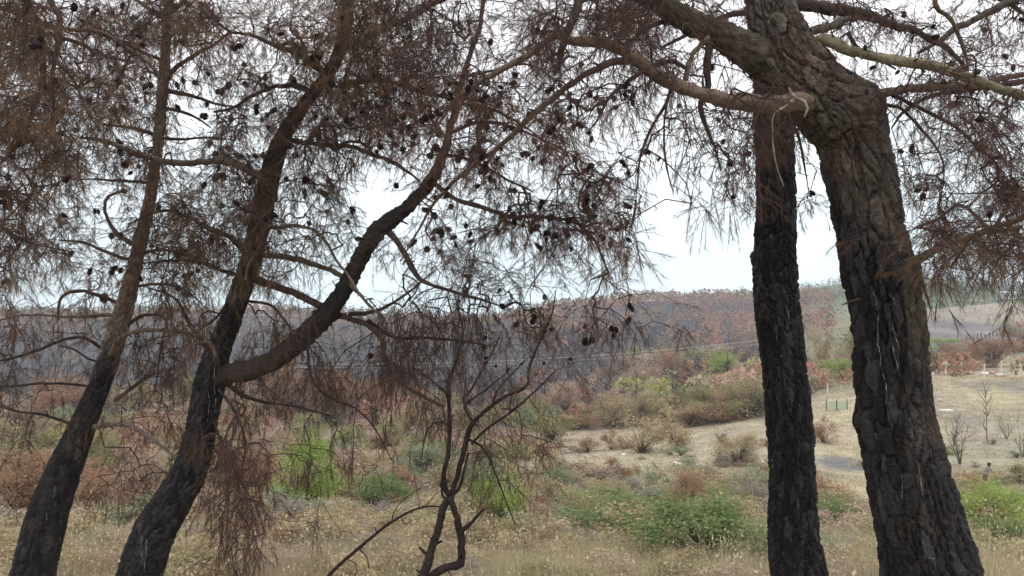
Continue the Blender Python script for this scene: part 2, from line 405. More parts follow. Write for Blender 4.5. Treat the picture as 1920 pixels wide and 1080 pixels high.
def limb(tree, rows, col=(0.13, 0.10, 0.08), grow=True, sides=None, char=0.0, name='branch', knob=0.10):
    """a traced limb; rows of (px, py, depth, width_px)"""
    p = px_path(rows, 6); c, t = resample(p, 0.010 if rows[0][3] > 34 else 0.022 if rows[0][3] > 9 else 0.035)
    rad = np.maximum(c[:, 3], 0.0016)
    sides = sides or (20 if rows[0][3] > 30 else 12 if rows[0][3] > 11 else 7)
    jit = np.cumsum(RNG.normal(size=(len(c), 3)), 0); jit -= np.linspace(0, 1, len(c))[:, None] * jit[-1]
    c[:, :3] += jit * (0.0007 if rows[0][3] > 34 else 0.0019) * np.clip(rad[:, None] / 0.01, 0.4, 1.3)
    V, Qd, D, a = tube(c[:, :3], rad, sides); flat = V.reshape(-1, 3); dd = D.reshape(-1, 3)
    rv = np.repeat(rad, sides)
    h = rv * (knob * 1.2 * wob(flat, 0.035, 2) + knob * 1.7 * wob(flat, 0.13, 2)) + rv * 0.12 * wob(flat * (1, 1, 1), 0.012, 1)
    if rows[0][3] > 34:
        f1, f2, ident = worley((flat + 0.012 * np.stack([wob(flat, .04, 2), wob(flat + 3, .04, 2), wob(flat + 6, .04, 2)], -1)) / 0.034, 77); h = h + 0.0055 * (sstep(0, .2, f2 - f1) - 1) + 0.004 * (ident - .5)
    flat = flat + dd * h[:, None]
    cc = np.array(col) * 0.88 * (1 + 0.42 * wob(flat, 0.07, 3))[:, None]
    if char: cc = cc + (CHAR2 * 0.7 - cc) * np.clip(char + 0.5 * wob(flat, 0.2, 2), 0, 1)[:, None]
    Fs = [Qd]
    if rows[0][3] > 7 and len(c) > 8:
        k = RNG.integers(2, len(c) - 2, int(t[-1] / (0.09 if rows[0][3] > 11 else 0.13)) + 1)
        av = RNG.normal(size=(len(k), 3)); tg = c[k + 1, :3] - c[k - 1, :3]; tg /= np.linalg.norm(tg, axis=1)[:, None]
        av -= tg * (av * tg).sum(1)[:, None]; av /= np.linalg.norm(av, axis=1)[:, None]; av = av + tg * 0.5
        ln = rad[k] * 0.8 + RNG.uniform(0.008, 0.045, len(k)); rs = np.minimum(rad[k] * 0.35, RNG.uniform(0.002, 0.006, len(k)))
        V2, Q2 = edges_tubes(c[k, :3], c[k, :3] + av * ln[:, None], rs * 1.5, rs * 0.8, 5)
        flat = np.vstack([flat, V2]); Fs.append(Q2 + len(cc)); cc = np.vstack([cc, np.tile(np.array(col) * 0.6, (len(V2), 1))])
    tree.add(name, flat, Fs, np.clip(cc, .01, .6), M['limb'])
    if grow:
        ppx, ppy = proj(c[:, :3])
        for k in range(0, len(c), 2 if len(c) > 6 else 1): tree.nodes.append((c[k, 0], c[k, 1], c[k, 2], ppx[k], ppy[k]))
    return c

TAN = (0.24, 0.20, 0.135); OLV = (0.20, 0.17, 0.10); MID = (0.135, 0.10, 0.078); DRK = (0.055, 0.042, 0.038); RED = (0.15, 0.095, 0.08); PALE = (0.27, 0.23, 0.18)

# --- the thick elbowed pine at the right
T1 = Tree('thick burnt pine with an elbow bend and shaggy plated bark, rightmost trunk in view')
rows = [(1748, 1080, 3.8, 176), (1731, 1000, 3.8, 163), (1706, 900, 3.8, 154), (1684, 800, 3.8, 146), (1672, 700, 3.8, 134), (1662, 600, 3.8, 130),
        (1641, 500, 3.8, 127), (1625, 400, 3.8, 124), (1608, 310, 3.8, 124), (1592, 250, 3.8, 130), (1568, 210, 3.78, 140), (1524, 168, 3.76, 124),
        (1480, 115, 3.74, 112), (1453, 55, 3.74, 106), (1437, 0, 3.74, 96), (1425, -80, 3.75, 86), (1410, -260, 3.8, 72), (1405, -480, 3.9, 55)]
def ch1(px, py, v):
    return np.clip(sstep(300, 500, py + (1625 - px) * 1.1) - 0.42 * sstep(690, 760, py) * (1 - sstep(800, 900, py)) * sstep(1655, 1705, px) - 0.8 * sstep(1694, 1712, px - (py - 600) * 0.14) * (1 - sstep(640, 760, py)), 0, 1)
trunk(T1, rows, 144, 0.0058, 0.0130, (0.050, 0.135), ch1, bumps=((1600, 275, 26, -0.045), (1600, 245, 30, 0.02), (1640, 185, 38, 0.035), (1700, 510, 30, 0.03), (1510, 190, 34, 0.03), (1612, 790, 22, 0.02), (1520, 120, 40, 0.02)), seed=3, tonemix=0.55)
U = T1
limb(U, [(1450, 118, 3.75, 74), (1400, 88, 3.72, 66), (1340, 55, 3.7, 54), (1270, 22, 3.65, 46), (1215, -12, 3.6, 42), (1120, -70, 3.55, 34), (1000, -120, 3.5, 22)], (0.080, 0.068, 0.050), sides=64, knob=.05)
limb(U, [(1590, 200, 3.90, 34), (1535, 190, 3.72, 34), (1490, 186, 3.62, 31), (1440, 190, 3.58, 32), (1380, 183, 3.55, 31), (1320, 166, 3.5, 28), (1260, 145, 3.5, 27), (1200, 110, 3.5, 24), (1150, 74, 3.5, 20), (1100, 65, 3.5, 20), (1060, 62, 3.5, 17), (1038, 50, 3.5, 18), (1010, 72, 3.5, 15), (960, 110, 3.5, 13), (900, 145, 3.55, 11), (860, 175, 3.6, 9), (830, 215, 3.65, 7), (800, 270, 3.7, 5)], (0.185, 0.14, 0.105))
limb(U, [(1190, 112, 3.5, 14), (1150, 116, 3.5, 13), (1100, 138, 3.55, 12), (1040, 180, 3.6, 11), (1000, 212, 3.6, 11), (940, 268, 3.7, 10), (880, 315, 3.8, 8), (820, 375, 3.9, 6), (780, 440, 4.0, 4), (750, 490, 4.0, 3)], (0.155, 0.12, 0.095))
limb(U, [(1095, -30, 3.6, 20), (1082, 10, 3.55, 18), (1066, 50, 3.5, 16), (1055, 85, 3.5, 15), (1050, 115, 3.5, 10), (1048, 135, 3.5, 4)], DRK)
limb(U, [(1285, 150, 3.5, 11), (1290, 125, 3.5, 11), (1308, 92, 3.55, 11), (1328, 70, 3.62, 10)], MID)
limb(U, [(1330, 60, 3.7, 16), (1327, 110, 3.68, 16), (1325, 160, 3.66, 13), (1312, 190, 3.66, 10), (1322, 230, 3.66, 8), (1340, 275, 3.66, 6), (1352, 320, 3.66, 3)], DRK)
limb(U, [(1292, 132, 3.5, 8), (1262, 118, 3.48, 9), (1230, 125, 3.48, 9), (1195, 142, 3.47, 8), (1165, 165, 3.47, 7), (1142, 188, 3.46, 6), (1122, 225, 3.46, 4), (1098, 252, 3.45, 2)], DRK)
limb(U, [(1262, 150, 3.5, 8), (1250, 190, 3.5, 7), (1222, 235, 3.5, 6), (1200, 290, 3.5, 5), (1195, 345, 3.5, 3), (1192, 375, 3.5, 2)], DRK)
limb(U, [(1250, 190, 3.5, 5), (1245, 240, 3.5, 4), (1248, 300, 3.5, 4), (1262, 360, 3.5, 2)], DRK)
limb(U, [(1260, 35, 3.65, 12), (1230, 42, 3.7, 9), (1200, 60, 3.75, 8), (1175, 80, 3.8, 6), (1120, 90, 3.9, 4)], DRK)
limb(U, [(1216, 170, 3.5, 3), (1222, 105, 3.5, 5), (1214, 62, 3.5, 4)], DRK, grow=False)
limb(U, [(1478, 108, 3.82, 20), (1505, 96, 3.76, 20), (1545, 78, 3.65, 22), (1590, 98, 3.55, 20), (1650, 112, 3.5, 19), (1710, 124, 3.45, 19), (1770, 135, 3.4, 19), (1830, 152, 3.4, 19), (1880, 168, 3.35, 18), (1930, 182, 3.3, 18), (2050, 215, 3.2, 15)], (0.20, 0.175, 0.115))
limb(U, [(1640, 178, 3.8, 22), (1680, 168, 3.8, 15), (1740, 160, 3.85, 16), (1800, 152, 3.9, 15), (1850, 146, 3.95, 13), (1890, 136, 4, 12), (1940, 132, 4, 10), (2060, 120, 4.1, 6)], (0.15, 0.105, 0.085))
limb(U, [(1455, 0, 3.9, 30), (1500, 6, 3.95, 26), (1560, 18, 4.0, 22), (1620, 25, 4.0, 18), (1670, 46, 4.1, 16), (1720, 60, 4.1, 13), (1770, 82, 4.2, 11), (1800, 112, 4.2, 8), (1822, 150, 4.2, 4)], DRK)
limb(U, [(1518, 62, 3.9, 16), (1560, 50, 3.95, 15), (1600, 38, 4.0, 10), (1650, 44, 4.1, 7), (1690, 60, 4.2, 4)], (0.10, 0.085, 0.065))
limb(U, [(1960, -30, 4.5, 16), (1900, 2, 4.4, 15), (1850, 28, 4.4, 13), (1800, 52, 4.4, 12), (1760, 78, 4.4, 9), (1720, 100, 4.4, 6)], (0.10, 0.08, 0.07))
limb(U, [(1665, 172, 3.8, 8), (1700, 190, 3.8, 8), (1750, 214, 3.8, 7), (1800, 245, 3.8, 6), (1835, 278, 3.8, 4), (1870, 300, 3.8, 2)], DRK)
limb(U, [(1655, 195, 3.8, 7), (1690, 205, 3.8, 6), (1720, 235, 3.8, 5), (1750, 270, 3.8, 4), (1770, 310, 3.8, 3), (1765, 370, 3.8, 2)], DRK)
limb(U, [(1930, 150, 4.2, 12), (1860, 162, 4.2, 11), (1800, 168, 4.2, 10), (1750, 180, 4.2, 8), (1700, 205, 4.2, 6), (1672, 240, 4.2, 3)], DRK)
limb(U, [(1752, -30, 4.0, 9), (1755, 15, 4.0, 9), (1780, 30, 4.0, 8), (1800, 70, 4.0, 7), (1812, 110, 4.0, 7), (1815, 135, 4.0, 4)], (0.12, 0.10, 0.07))
limb(U, [(1590, 60, 4.0, 8), (1605, 85, 4.0, 8), (1635, 105, 4.0, 6), (1680, 130, 4.0, 3)], DRK)
limb(U, [(1690, 540, 3.75, 34), (1700, 505, 3.68, 24), (1716, 486, 3.62, 19), (1750, 470, 3.58, 15), (1800, 450, 3.52, 13), (1850, 432, 3.5, 12), (1895, 415, 3.45, 12), (1940, 398, 3.4, 11), (2060, 370, 3.3, 7)], (0.15, 0.115, 0.075))
limb(U, [(1712, 494, 3.62, 8), (1725, 520, 3.6, 7), (1735, 548, 3.6, 5), (1745, 580, 3.6, 3)], (0.10, 0.08, 0.05))
limb(U, [(1480, 165, 3.55, 5), (1490, 182, 3.5, 7), (1510, 192, 3.47, 7), (1514, 205, 3.46, 6), (1508, 220, 3.46, 3)], (0.33, 0.29, 0.25), grow=False, name='dead_twig')
limb(U, [(1492, 182, 3.5, 5), (1475, 198, 3.48, 5), (1450, 215, 3.46, 4), (1447, 240, 3.46, 3), (1450, 285, 3.46, 3), (1458, 320, 3.46, 2.4), (1470, 350, 3.46, 1.4)], (0.30, 0.26, 0.2), grow=False, name='dead_twig')
limb(U, [(1612, 560, 3.63, 5), (1590, 566, 3.5, 4), (1580, 572, 3.5, 2)], DRK, grow=False, name='dead_twig')

# --- slim straight charred pine behind it
T2 = Tree('slim straight pine charred black from bottom to top, left neighbour of the elbowed pine')
rows = [(1497, 1080, 4.8, 103), (1484, 1000, 4.8, 95), (1483, 900, 4.8, 92), (1480, 800, 4.8, 93), (1470, 700, 4.8, 82), (1460, 600, 4.8, 80),
        (1454, 500, 4.8, 77), (1454, 400, 4.8, 73), (1452, 300, 4.8, 74), (1448, 210, 4.8, 74), (1446, 120, 4.8, 70), (1446, 0, 4.8, 64), (1450, -150, 4.85, 55), (1456, -400, 4.9, 40)]
trunk(T2, rows, 100, 0.0088, 0.0095, (0.036, 0.095), lambda px, py, v: 1.35 - 0.95 * (1 - sstep(180, 380, py)), bumps=((1418, 480, 12, .02),), seed=9, tonemix=0.2)
limb(T2, [(1470, 60, 4.8, 14), (1520, 90, 4.8, 10), (1560, 130, 4.85, 8), (1600, 160, 4.9, 6), (1650, 190, 5, 4)], DRK)
limb(T2, [(1480, 220, 4.8, 8), (1495, 250, 4.8, 6), (1505, 300, 4.8, 4), (1515, 350, 4.8, 2)], DRK)
limb(T2, [(1480, -60, 4.8, 18), (1600, -70, 4.9, 14), (1750, -50, 5.0, 11), (1880, 0, 5.1, 8), (1960, 60, 5.1, 5)], DRK)
limb(T2, [(1420, 20, 4.8, 14), (1360, 30, 4.75, 10), (1300, 60, 4.7, 8), (1240, 90, 4.7, 5)], DRK)

# --- forked pine left of centre
T3 = Tree('curved charred pine that forks low into two crossing stems, left of the middle')
rows = [(262, 1080, 5, 80), (285, 1010, 5, 78), (318, 950, 5, 74), (352, 890, 5, 66), (371, 830, 5, 58), (383, 770, 5, 54), (395, 710, 5, 56), (412, 650, 5, 46), (433, 600, 5, 42),
        (450, 550, 5, 42), (470, 490, 5, 40), (485, 430, 5, 38), (498, 370, 5, 38), (512, 310, 5, 35), (532, 255, 5, 31), (575, 190, 5, 27), (622, 130, 5, 24), (646, 60, 5, 22), (655, -20, 5, 20), (665, -160, 5, 17), (670, -320, 5, 13)]
trunk(T3, rows, 80, 0.009, 0.006, (0.03, 0.075), lambda px, py, v: 0.62 + 0.38 * sstep(380, 520, py), bumps=((266, 985, 12, .02), (290, 975, 20, .012)), seed=21, tonemix=0.15)
U = T3
limb(U, [(398, 715, 5, 42), (430, 703, 4.97, 37), (470, 694, 4.93, 37), (520, 670, 4.9, 38), (565, 636, 4.87, 38), (605, 597, 4.85, 37), (640, 552, 4.83, 35), (668, 505, 4.82, 33), (688, 465, 4.8, 31), (712, 432, 4.8, 35), (755, 398, 4.8, 28), (800, 352, 4.8, 26)], (0.075, 0.058, 0.050), char=0.5, sides=40, knob=.05)
limb(U, [(795, 357, 4.8, 26), (822, 312, 4.8, 21), (842, 262, 4.8, 17), (858, 205, 4.8, 16), (868, 150, 4.8, 12), (885, 90, 4.8, 10), (905, 20, 4.8, 8), (915, -60, 4.8, 6)], (0.135, 0.098, 0.08))
limb(U, [(485, 478, 5, 11), (540, 484, 4.9, 11), (600, 500, 4.85, 11), (650, 520, 4.8, 10), (670, 545, 4.75, 7), (720, 600, 4.7, 4)], (0.15, 0.115, 0.075))
limb(U, [(480, 526, 5, 15), (520, 534, 4.98, 14), (560, 550, 4.95, 14), (600, 566, 4.93, 13), (640, 586, 4.9, 12), (688, 600, 4.85, 11), (715, 628, 4.8, 10), (726, 662, 4.75, 9), (742, 702, 4.7, 8), (785, 738, 4.6, 7), (832, 762, 4.5, 5)], (0.10, 0.068, 0.062))
limb(U, [(655, 590, 4.85, 9), (700, 585, 4.8, 8), (750, 560, 4.8, 5), (800, 520, 4.8, 3)], DRK)
limb(U, [(690, 600, 4.85, 7), (740, 630, 4.85, 7), (800, 632, 4.85, 6), (870, 640, 4.85, 4), (930, 650, 4.85, 2)], DRK)
limb(U, [(508, 425, 4.9, 7), (492, 432, 4.85, 7), (483, 455, 4.82, 7), (478, 480, 4.82, 7), (466, 500, 4.82, 6), (460, 525, 4.85, 4)], PALE, grow=False, name='dead_twig')
limb(U, [(508, 428, 4.9, 8), (560, 425, 4.8, 7), (600, 440, 4.8, 6), (630, 490, 4.7, 5), (655, 520, 4.65, 5), (680, 560, 4.6, 5), (722, 598, 4.6, 3)], (0.2, 0.165, 0.13))
limb(U, [(815, 345, 4.8, 9), (850, 370, 4.75, 9), (900, 386, 4.7, 9), (960, 400, 4.65, 8), (1020, 404, 4.6, 7), (1075, 415, 4.55, 6), (1110, 445, 4.5, 5), (1132, 490, 4.5, 4), (1148, 535, 4.5, 2)], (0.11, 0.085, 0.075))
limb(U, [(728, 432, 4.8, 12), (752, 460, 4.75, 11), (775, 500, 4.7, 10), (800, 530, 4.7, 7), (850, 548, 4.7, 6), (900, 562, 4.7, 5), (960, 580, 4.7, 2)], (0.10, 0.08, 0.075))
limb(U, [(640, 592, 4.9, 8), (610, 612, 4.85, 7), (582, 640, 4.8, 6), (578, 680, 4.75, 6), (590, 725, 4.7, 6), (625, 752, 4.7, 5), (665, 765, 4.7, 4), (700, 800, 4.7, 3), (735, 865, 4.7, 2)], DRK)
limb(U, [(425, 718, 5, 8), (455, 740, 4.95, 7), (500, 755, 4.9, 6), (560, 765, 4.85, 5), (620, 780, 4.8, 3)], DRK)
limb(U, [(410, 730, 4.95, 6), (440, 770, 4.85, 5), (460, 830, 4.8, 4), (450, 900, 4.75, 3), (440, 960, 4.7, 2)], DRK)
limb(U, [(400, 790, 4.95, 4), (440, 880, 4.8, 3), (480, 950, 4.75, 2), (500, 1010, 4.7, 1.5)], DRK)
limb(U, [(465, 475, 5, 12), (435, 448, 5, 10), (390, 425, 5, 9), (345, 405, 5, 7), (300, 398, 5, 5), (240, 420, 5, 3)], (0.09, 0.07, 0.06))
limb(U, [(455, 520, 5, 8), (410, 505, 5, 7), (370, 492, 5, 6), (310, 490, 5, 4), (230, 500, 5.1, 2)], DRK)
limb(U, [(440, 530, 5, 7), (425, 570, 5, 6), (400, 600, 5, 5), (370, 620, 5, 3)], DRK)
limb(U, [(508, 335, 5, 18), (475, 325, 4.95, 17), (440, 305, 4.9, 15), (400, 300, 4.9, 14), (360, 303, 4.9, 13), (320, 300, 4.9, 12), (285, 292, 4.95, 11), (240, 277, 5, 10), (195, 262, 5, 8), (150, 258, 5, 4)], (0.15, 0.12, 0.085))
limb(U, [(540, 262, 5, 10), (600, 268, 4.95, 9), (650, 270, 4.9, 8), (700, 285, 4.85, 8), (745, 307, 4.8, 7), (785, 338, 4.75, 4)], (0.09, 0.075, 0.065))
limb(U, [(640, 95, 5, 14), (690, 66, 4.95, 13), (745, 45, 4.9, 12), (790, 20, 4.9, 12), (835, -5, 4.9, 10), (900, -30, 4.9, 6)], (0.13, 0.09, 0.075))
limb(U, [(615, 140, 5, 14), (570, 110, 5, 13), (520, 90, 5, 9), (470, 70, 5, 7), (430, 60, 5, 5), (380, 20, 5, 4)], DRK)
limb(U, [(590, 180, 5, 12), (540, 160, 5, 10), (490, 170, 5, 8), (440, 200, 5, 6), (400, 210, 5, 4)], DRK)
limb(U, [(640, 160, 5, 12), (700, 150, 4.95, 10), (760, 165, 4.9, 8), (820, 180, 4.9, 6), (900, 190, 4.9, 4)], RED)
limb(U, [(845, 250, 4.8, 8), (890, 230, 4.7, 7), (950, 235, 4.6, 6), (1010, 260, 4.5, 4), (1070, 290, 4.5, 3), (1130, 330, 4.5, 2)], DRK)
limb(U, [(835, 290, 4.8, 7), (880, 300, 4.8, 6), (940, 330, 4.8, 5), (1000, 360, 4.8, 3)], DRK)
limb(U, [(860, 195, 4.8, 7), (920, 205, 4.75, 6), (980, 235, 4.7, 4), (1040, 280, 4.7, 3), (1090, 300, 4.7, 2)], DRK)
limb(U, [(870, 145, 4.8, 7), (930, 130, 4.8, 5), (990, 120, 4.8, 4), (1040, 150, 4.8, 2)], DRK)
limb(U, [(405, 668, 4.86, 7), (398, 648, 4.84, 7), (385, 638, 4.82, 6), (358, 650, 4.8, 5), (340, 680, 4.78, 4), (328, 708, 4.78, 2)], (0.22, 0.18, 0.15), grow=False, name='dead_twig')
limb(U, [(402, 672, 4.95, 9), (360, 610, 4.95, 7), (330, 560, 5.0, 5), (280, 540, 5.0, 3)], DRK)
limb(U, [(460, 565, 5, 6), (505, 570, 5, 5), (530, 595, 5, 4), (548, 620, 5, 2)], DRK)

# --- leaning pine at the far left
T4 = Tree('leaning pine with dark lower trunk and slender brown top, leftmost trunk in view')
rows = [(62, 1080, 6, 80), (80, 1000, 6, 74), (100, 930, 6, 66), (137, 840, 6, 54), (162, 780, 6, 46), (186, 725, 6, 40), (205, 670, 6, 38), (222, 615, 6, 35), (238, 560, 6, 32), (252, 500, 6, 28),
        (266, 440, 6, 26), (282, 370, 6, 24), (292, 300, 6, 22), (299, 240, 6, 21), (305, 160, 6, 19), (311, 90, 6, 17), (314, 20, 6, 16), (318, -80, 6, 14), (325, -300, 6, 9)]
trunk(T4, rows, 64, 0.012, 0.005, (0.035, 0.08), lambda px, py, v: -0.1 + 1.1 * sstep(560, 740, py), seed=33, tonemix=0.25, tone=2.0)
U = T4
limb(U, [(170, 803, 6, 12), (195, 795, 5.9, 11), (225, 795, 5.85, 10), (262, 808, 5.8, 8), (300, 835, 5.8, 6), (335, 862, 5.75, 3)], (0.22, 0.18, 0.15))
limb(U, [(195, 690, 6, 9), (215, 650, 5.9, 8), (235, 628, 5.85, 8), (280, 620, 5.8, 8), (330, 621, 5.8, 6), (380, 635, 5.8, 4)], (0.19, 0.15, 0.12))
limb(U, [(205, 668, 6, 7), (180, 648, 6, 7), (150, 634, 6, 6), (110, 640, 6, 6), (70, 655, 6, 5), (30, 668, 6, 5), (-30, 680, 6, 3)], DRK)
limb(U, [(200, 680, 6, 6), (170, 675, 6, 5), (140, 655, 6, 4), (110, 648, 6, 3)], DRK)
limb(U, [(178, 725, 6, 6), (130, 720, 6, 5), (80, 718, 6, 5), (40, 722, 6, 4), (-20, 726, 6, 3)], DRK)
limb(U, [(150, 802, 6, 9), (115, 790, 6, 7), (80, 778, 6, 5), (35, 772, 6, 4), (-10, 760, 6, 3)], DRK)
limb(U, [(215, 750, 6, 9), (250, 725, 6, 7), (290, 700, 6, 6), (330, 690, 6, 3)], (0.10, 0.08, 0.07))
limb(U, [(262, 462, 6, 10), (235, 450, 6, 9), (212, 432, 6, 8), (196, 400, 6, 6), (204, 370, 6, 5), (232, 358, 6, 4)], (0.11, 0.09, 0.08))
limb(U, [(250, 490, 6, 7), (210, 478, 6, 6), (160, 455, 6, 5), (110, 450, 6, 3)], DRK)
limb(U, [(296, 255, 6, 8), (262, 242, 6, 7), (232, 237, 6, 6), (190, 232, 6, 4)], DRK)
limb(U, [(305, 165, 6, 11), (328, 130, 5.95, 9), (352, 112, 5.9, 8), (395, 88, 5.9, 6), (430, 60, 5.9, 4)], MID)
limb(U, [(308, 168, 6, 8), (350, 178, 6, 7), (400, 192, 6, 5), (460, 205, 6, 3)], DRK)
limb(U, [(303, 200, 6, 7), (340, 208, 6, 6), (372, 222, 6, 5), (395, 240, 6, 3)], DRK)
limb(U, [(298, 260, 6, 7), (340, 262, 6, 5), (390, 258, 6, 4), (440, 262, 6, 2)], DRK)
limb(U, [(310, 115, 6, 8), (270, 100, 6, 7), (220, 75, 6, 6), (150, 55, 6, 5), (60, 50, 6, 3)], DRK)
limb(U, [(302, 150, 6, 8), (280, 120, 6, 7), (235, 90, 6, 6), (190, 60, 6, 5), (140, 30, 6, 3)], DRK)
limb(U, [(288, 345, 6, 7), (240, 340, 6, 5), (190, 338, 6, 4), (140, 335, 6, 2)], DRK)
limb(U, [(313, 30, 6, 9), (360, -10, 6, 7), (430, -30, 6, 5)], MID)
limb(U, [(313, 40, 6, 9), (260, 0, 6, 7), (190, -30, 6, 5)], MID)
limb(U, [(240, 580, 6, 8), (200, 560, 6, 7), (160, 545, 6, 6), (128, 548, 6, 6), (112, 565, 6, 5), (108, 600, 6, 3)], DRK)
limb(U, [(245, 540, 6, 7), (290, 530, 6, 6), (340, 540, 6, 4), (380, 570, 6, 2)], DRK)
limb(U, [(232, 590, 6, 8), (130, 595, 6, 5), (60, 590, 6, 4), (0, 600, 6, 3)], MID)
limb(U, [(255, 480, 6, 6), (300, 470, 6, 5), (350, 478, 6, 4), (400, 490, 6, 2)], DRK)
limb(U, [(225, 620, 6, 8), (270, 590, 6, 6), (310, 600, 6, 4), (300, 660, 6, 3), (290, 740, 6, 2)], DRK)

# --- pine standing just outside the picture, its boughs hang into the upper left
T6 = Tree('dark hanging bough of a pine standing just past the left edge, upper left corner')
rows = [(-330, 1080, 4.4, 90), (-320, 800, 4.4, 84), (-300, 500, 4.4, 76), (-270, 200, 4.4, 66), (-260, -100, 4.4, 56), (-250, -400, 4.4, 44)]
trunk(T6, rows, 48, 0.02, 0.006, (0.04, 0.08), lambda px, py, v: 0.9 + 0 * px, seed=41)
U = T6
limb(U, [(-262, -100, 4.4, 26), (-150, -150, 4.3, 22), (-40, -120, 4.2, 18), (30, -60, 4.2, 15), (60, 0, 4.2, 14), (80, 45, 4.2, 13), (91, 95, 4.2, 12), (92, 140, 4.2, 12), (80, 175, 4.2, 11), (60, 215, 4.2, 9), (35, 265, 4.2, 7), (0, 308, 4.2, 5), (-40, 350, 4.2, 3)], DRK)
limb(U, [(30, -70, 4.2, 13), (92, -10, 4.15, 11), (110, 40, 4.1, 10), (106, 95, 4.1, 9), (96, 140, 4.1, 8), (100, 200, 4.1, 6), (104, 260, 4.1, 4), (92, 330, 4.1, 2)], DRK)
limb(U, [(-265, 60, 4.4, 16), (-120, 20, 4.4, 12), (0, 12, 4.4, 9), (60, 38, 4.4, 8), (130, 55, 4.4, 7), (200, 60, 4.4, 6), (270, 110, 4.4, 4), (300, 140, 4.4, 3)], MID)
limb(U, [(90, 60, 4.2, 8), (150, 80, 4.2, 7), (200, 105, 4.2, 5), (250, 118, 4.2, 3)], DRK)
limb(U, [(98, 110, 4.15, 7), (140, 150, 4.15, 5), (160, 200, 4.15, 4), (190, 250, 4.15, 2)], DRK)
limb(U, [(-262, 350, 4.4, 14), (-150, 330, 4.4, 11), (-40, 400, 4.4, 8), (40, 450, 4.4, 5), (120, 470, 4.4, 2)], DRK)

# --- slim burnt sapling in the middle
T5 = Tree('thin blackened sapling with twin twisted stems and bare upper twigs, in front of the valley', name='burnt_sapling', cat='sapling', group=None)
b0 = P(800, 1100, 3.2); bz = float(ground(b0[0], b0[1])); T5.start((b0[0], b0[1], bz))
pyb = float(proj(np.array([[b0[0], b0[1], bz - 0.1]]))[1][0])
U = T5; K1 = (0.030, 0.022, 0.022)
limb(U, [(802, pyb, 3.2, 26), (800, 1300, 3.2, 22), (790, 1120, 3.2, 19), (797, 1070, 3.2, 17), (812, 1020, 3.2, 15), (822, 985, 3.2, 14), (832, 950, 3.2, 14), (845, 928, 3.2, 14)], K1, grow=False, name='stem', sides=14)
limb(U, [(792, 1100, 3.2, 16), (812, 1078, 3.2, 15), (838, 1062, 3.19, 14), (858, 1056, 3.18, 16), (860, 1030, 3.18, 14), (864, 998, 3.18, 15), (856, 965, 3.18, 12), (846, 930, 3.19, 13)], K1, grow=False, name='stem', sides=14)
limb(U, [(862, 1000, 3.18, 10), (880, 985, 3.16, 8), (893, 970, 3.14, 7), (907, 954, 3.13, 5)], K1, grow=False, name='dead_twig')
limb(U, [(803, 1045, 3.2, 7), (790, 1032, 3.2, 6), (786, 1026, 3.2, 4)], K1, grow=False, name='dead_twig')
limb(U, [(796, 1080, 3.2, 6), (786, 1074, 3.2, 5), (780, 1068, 3.2, 3)], K1, grow=False, name='dead_twig')
limb(U, [(844, 928, 3.2, 12), (836, 912, 3.2, 10), (833, 888, 3.2, 9), (841, 850, 3.2, 9), (846, 810, 3.2, 9), (845, 770, 3.2, 8), (842, 725, 3.2, 8), (852, 692, 3.2, 7), (864, 650, 3.2, 6), (869, 622, 3.2, 5), (862, 590, 3.2, 4), (858, 565, 3.2, 2)], K1, name='stem')
limb(U, [(846, 926, 3.2, 11), (856, 900, 3.2, 10), (866, 865, 3.2, 12), (876, 825, 3.2, 11), (887, 795, 3.2, 9), (915, 768, 3.2, 7), (950, 745, 3.2, 6), (988, 727, 3.2, 6), (992, 695, 3.2, 5), (1004, 660, 3.2, 5), (1020, 622, 3.2, 4), (1036, 585, 3.2, 3), (1042, 545, 3.2, 1.6)], K1, name='stem')
limb(U, [(838, 942, 3.2, 6), (829, 925, 3.2, 5), (829, 900, 3.2, 5), (835, 875, 3.2, 4)], K1, grow=False, name='stem')
limb(U, [(848, 930, 3.2, 8), (862, 912, 3.2, 7), (868, 890, 3.2, 6), (878, 850, 3.2, 5)], K1, name='stem')
limb(U, [(884, 832, 3.2, 6), (912, 805, 3.18, 5), (950, 778, 3.16, 5), (985, 750, 3.15, 4), (1015, 722, 3.14, 3), (1042, 694, 3.13, 1.6)], K1)
limb(U, [(888, 795, 3.2, 7), (875, 775, 3.2, 6), (868, 750, 3.2, 5), (880, 735, 3.2, 4), (900, 700, 3.2, 3.5), (922, 662, 3.2, 3), (940, 622, 3.2, 2)], K1)
limb(U, [(922, 765, 3.2, 4), (930, 738, 3.2, 3), (950, 712, 3.2, 3), (975, 685, 3.2, 2.5), (990, 670, 3.2, 1.5)], K1)
limb(U, [(870, 760, 3.2, 4), (905, 735, 3.2, 3), (930, 715, 3.2, 2.5), (955, 695, 3.2, 1.5)], K1)
limb(U, [(845, 770, 3.2, 6), (838, 740, 3.15, 5), (812, 715, 3.1, 4), (790, 700, 3.1, 3)], K1)
limb(U, [(870, 820, 3.2, 6), (905, 838, 3.2, 5), (925, 880, 3.2, 4), (945, 930, 3.2, 3), (966, 985, 3.2, 2)], K1)
limb(U, [(958, 745, 3.2, 3), (952, 765, 3.2, 2), (955, 775, 3.2, 2)], K1, grow=False)
limb(U, [(846, 800, 3.2, 5), (820, 790, 3.2, 4), (800, 810, 3.2, 3), (790, 860, 3.2, 2)], K1)

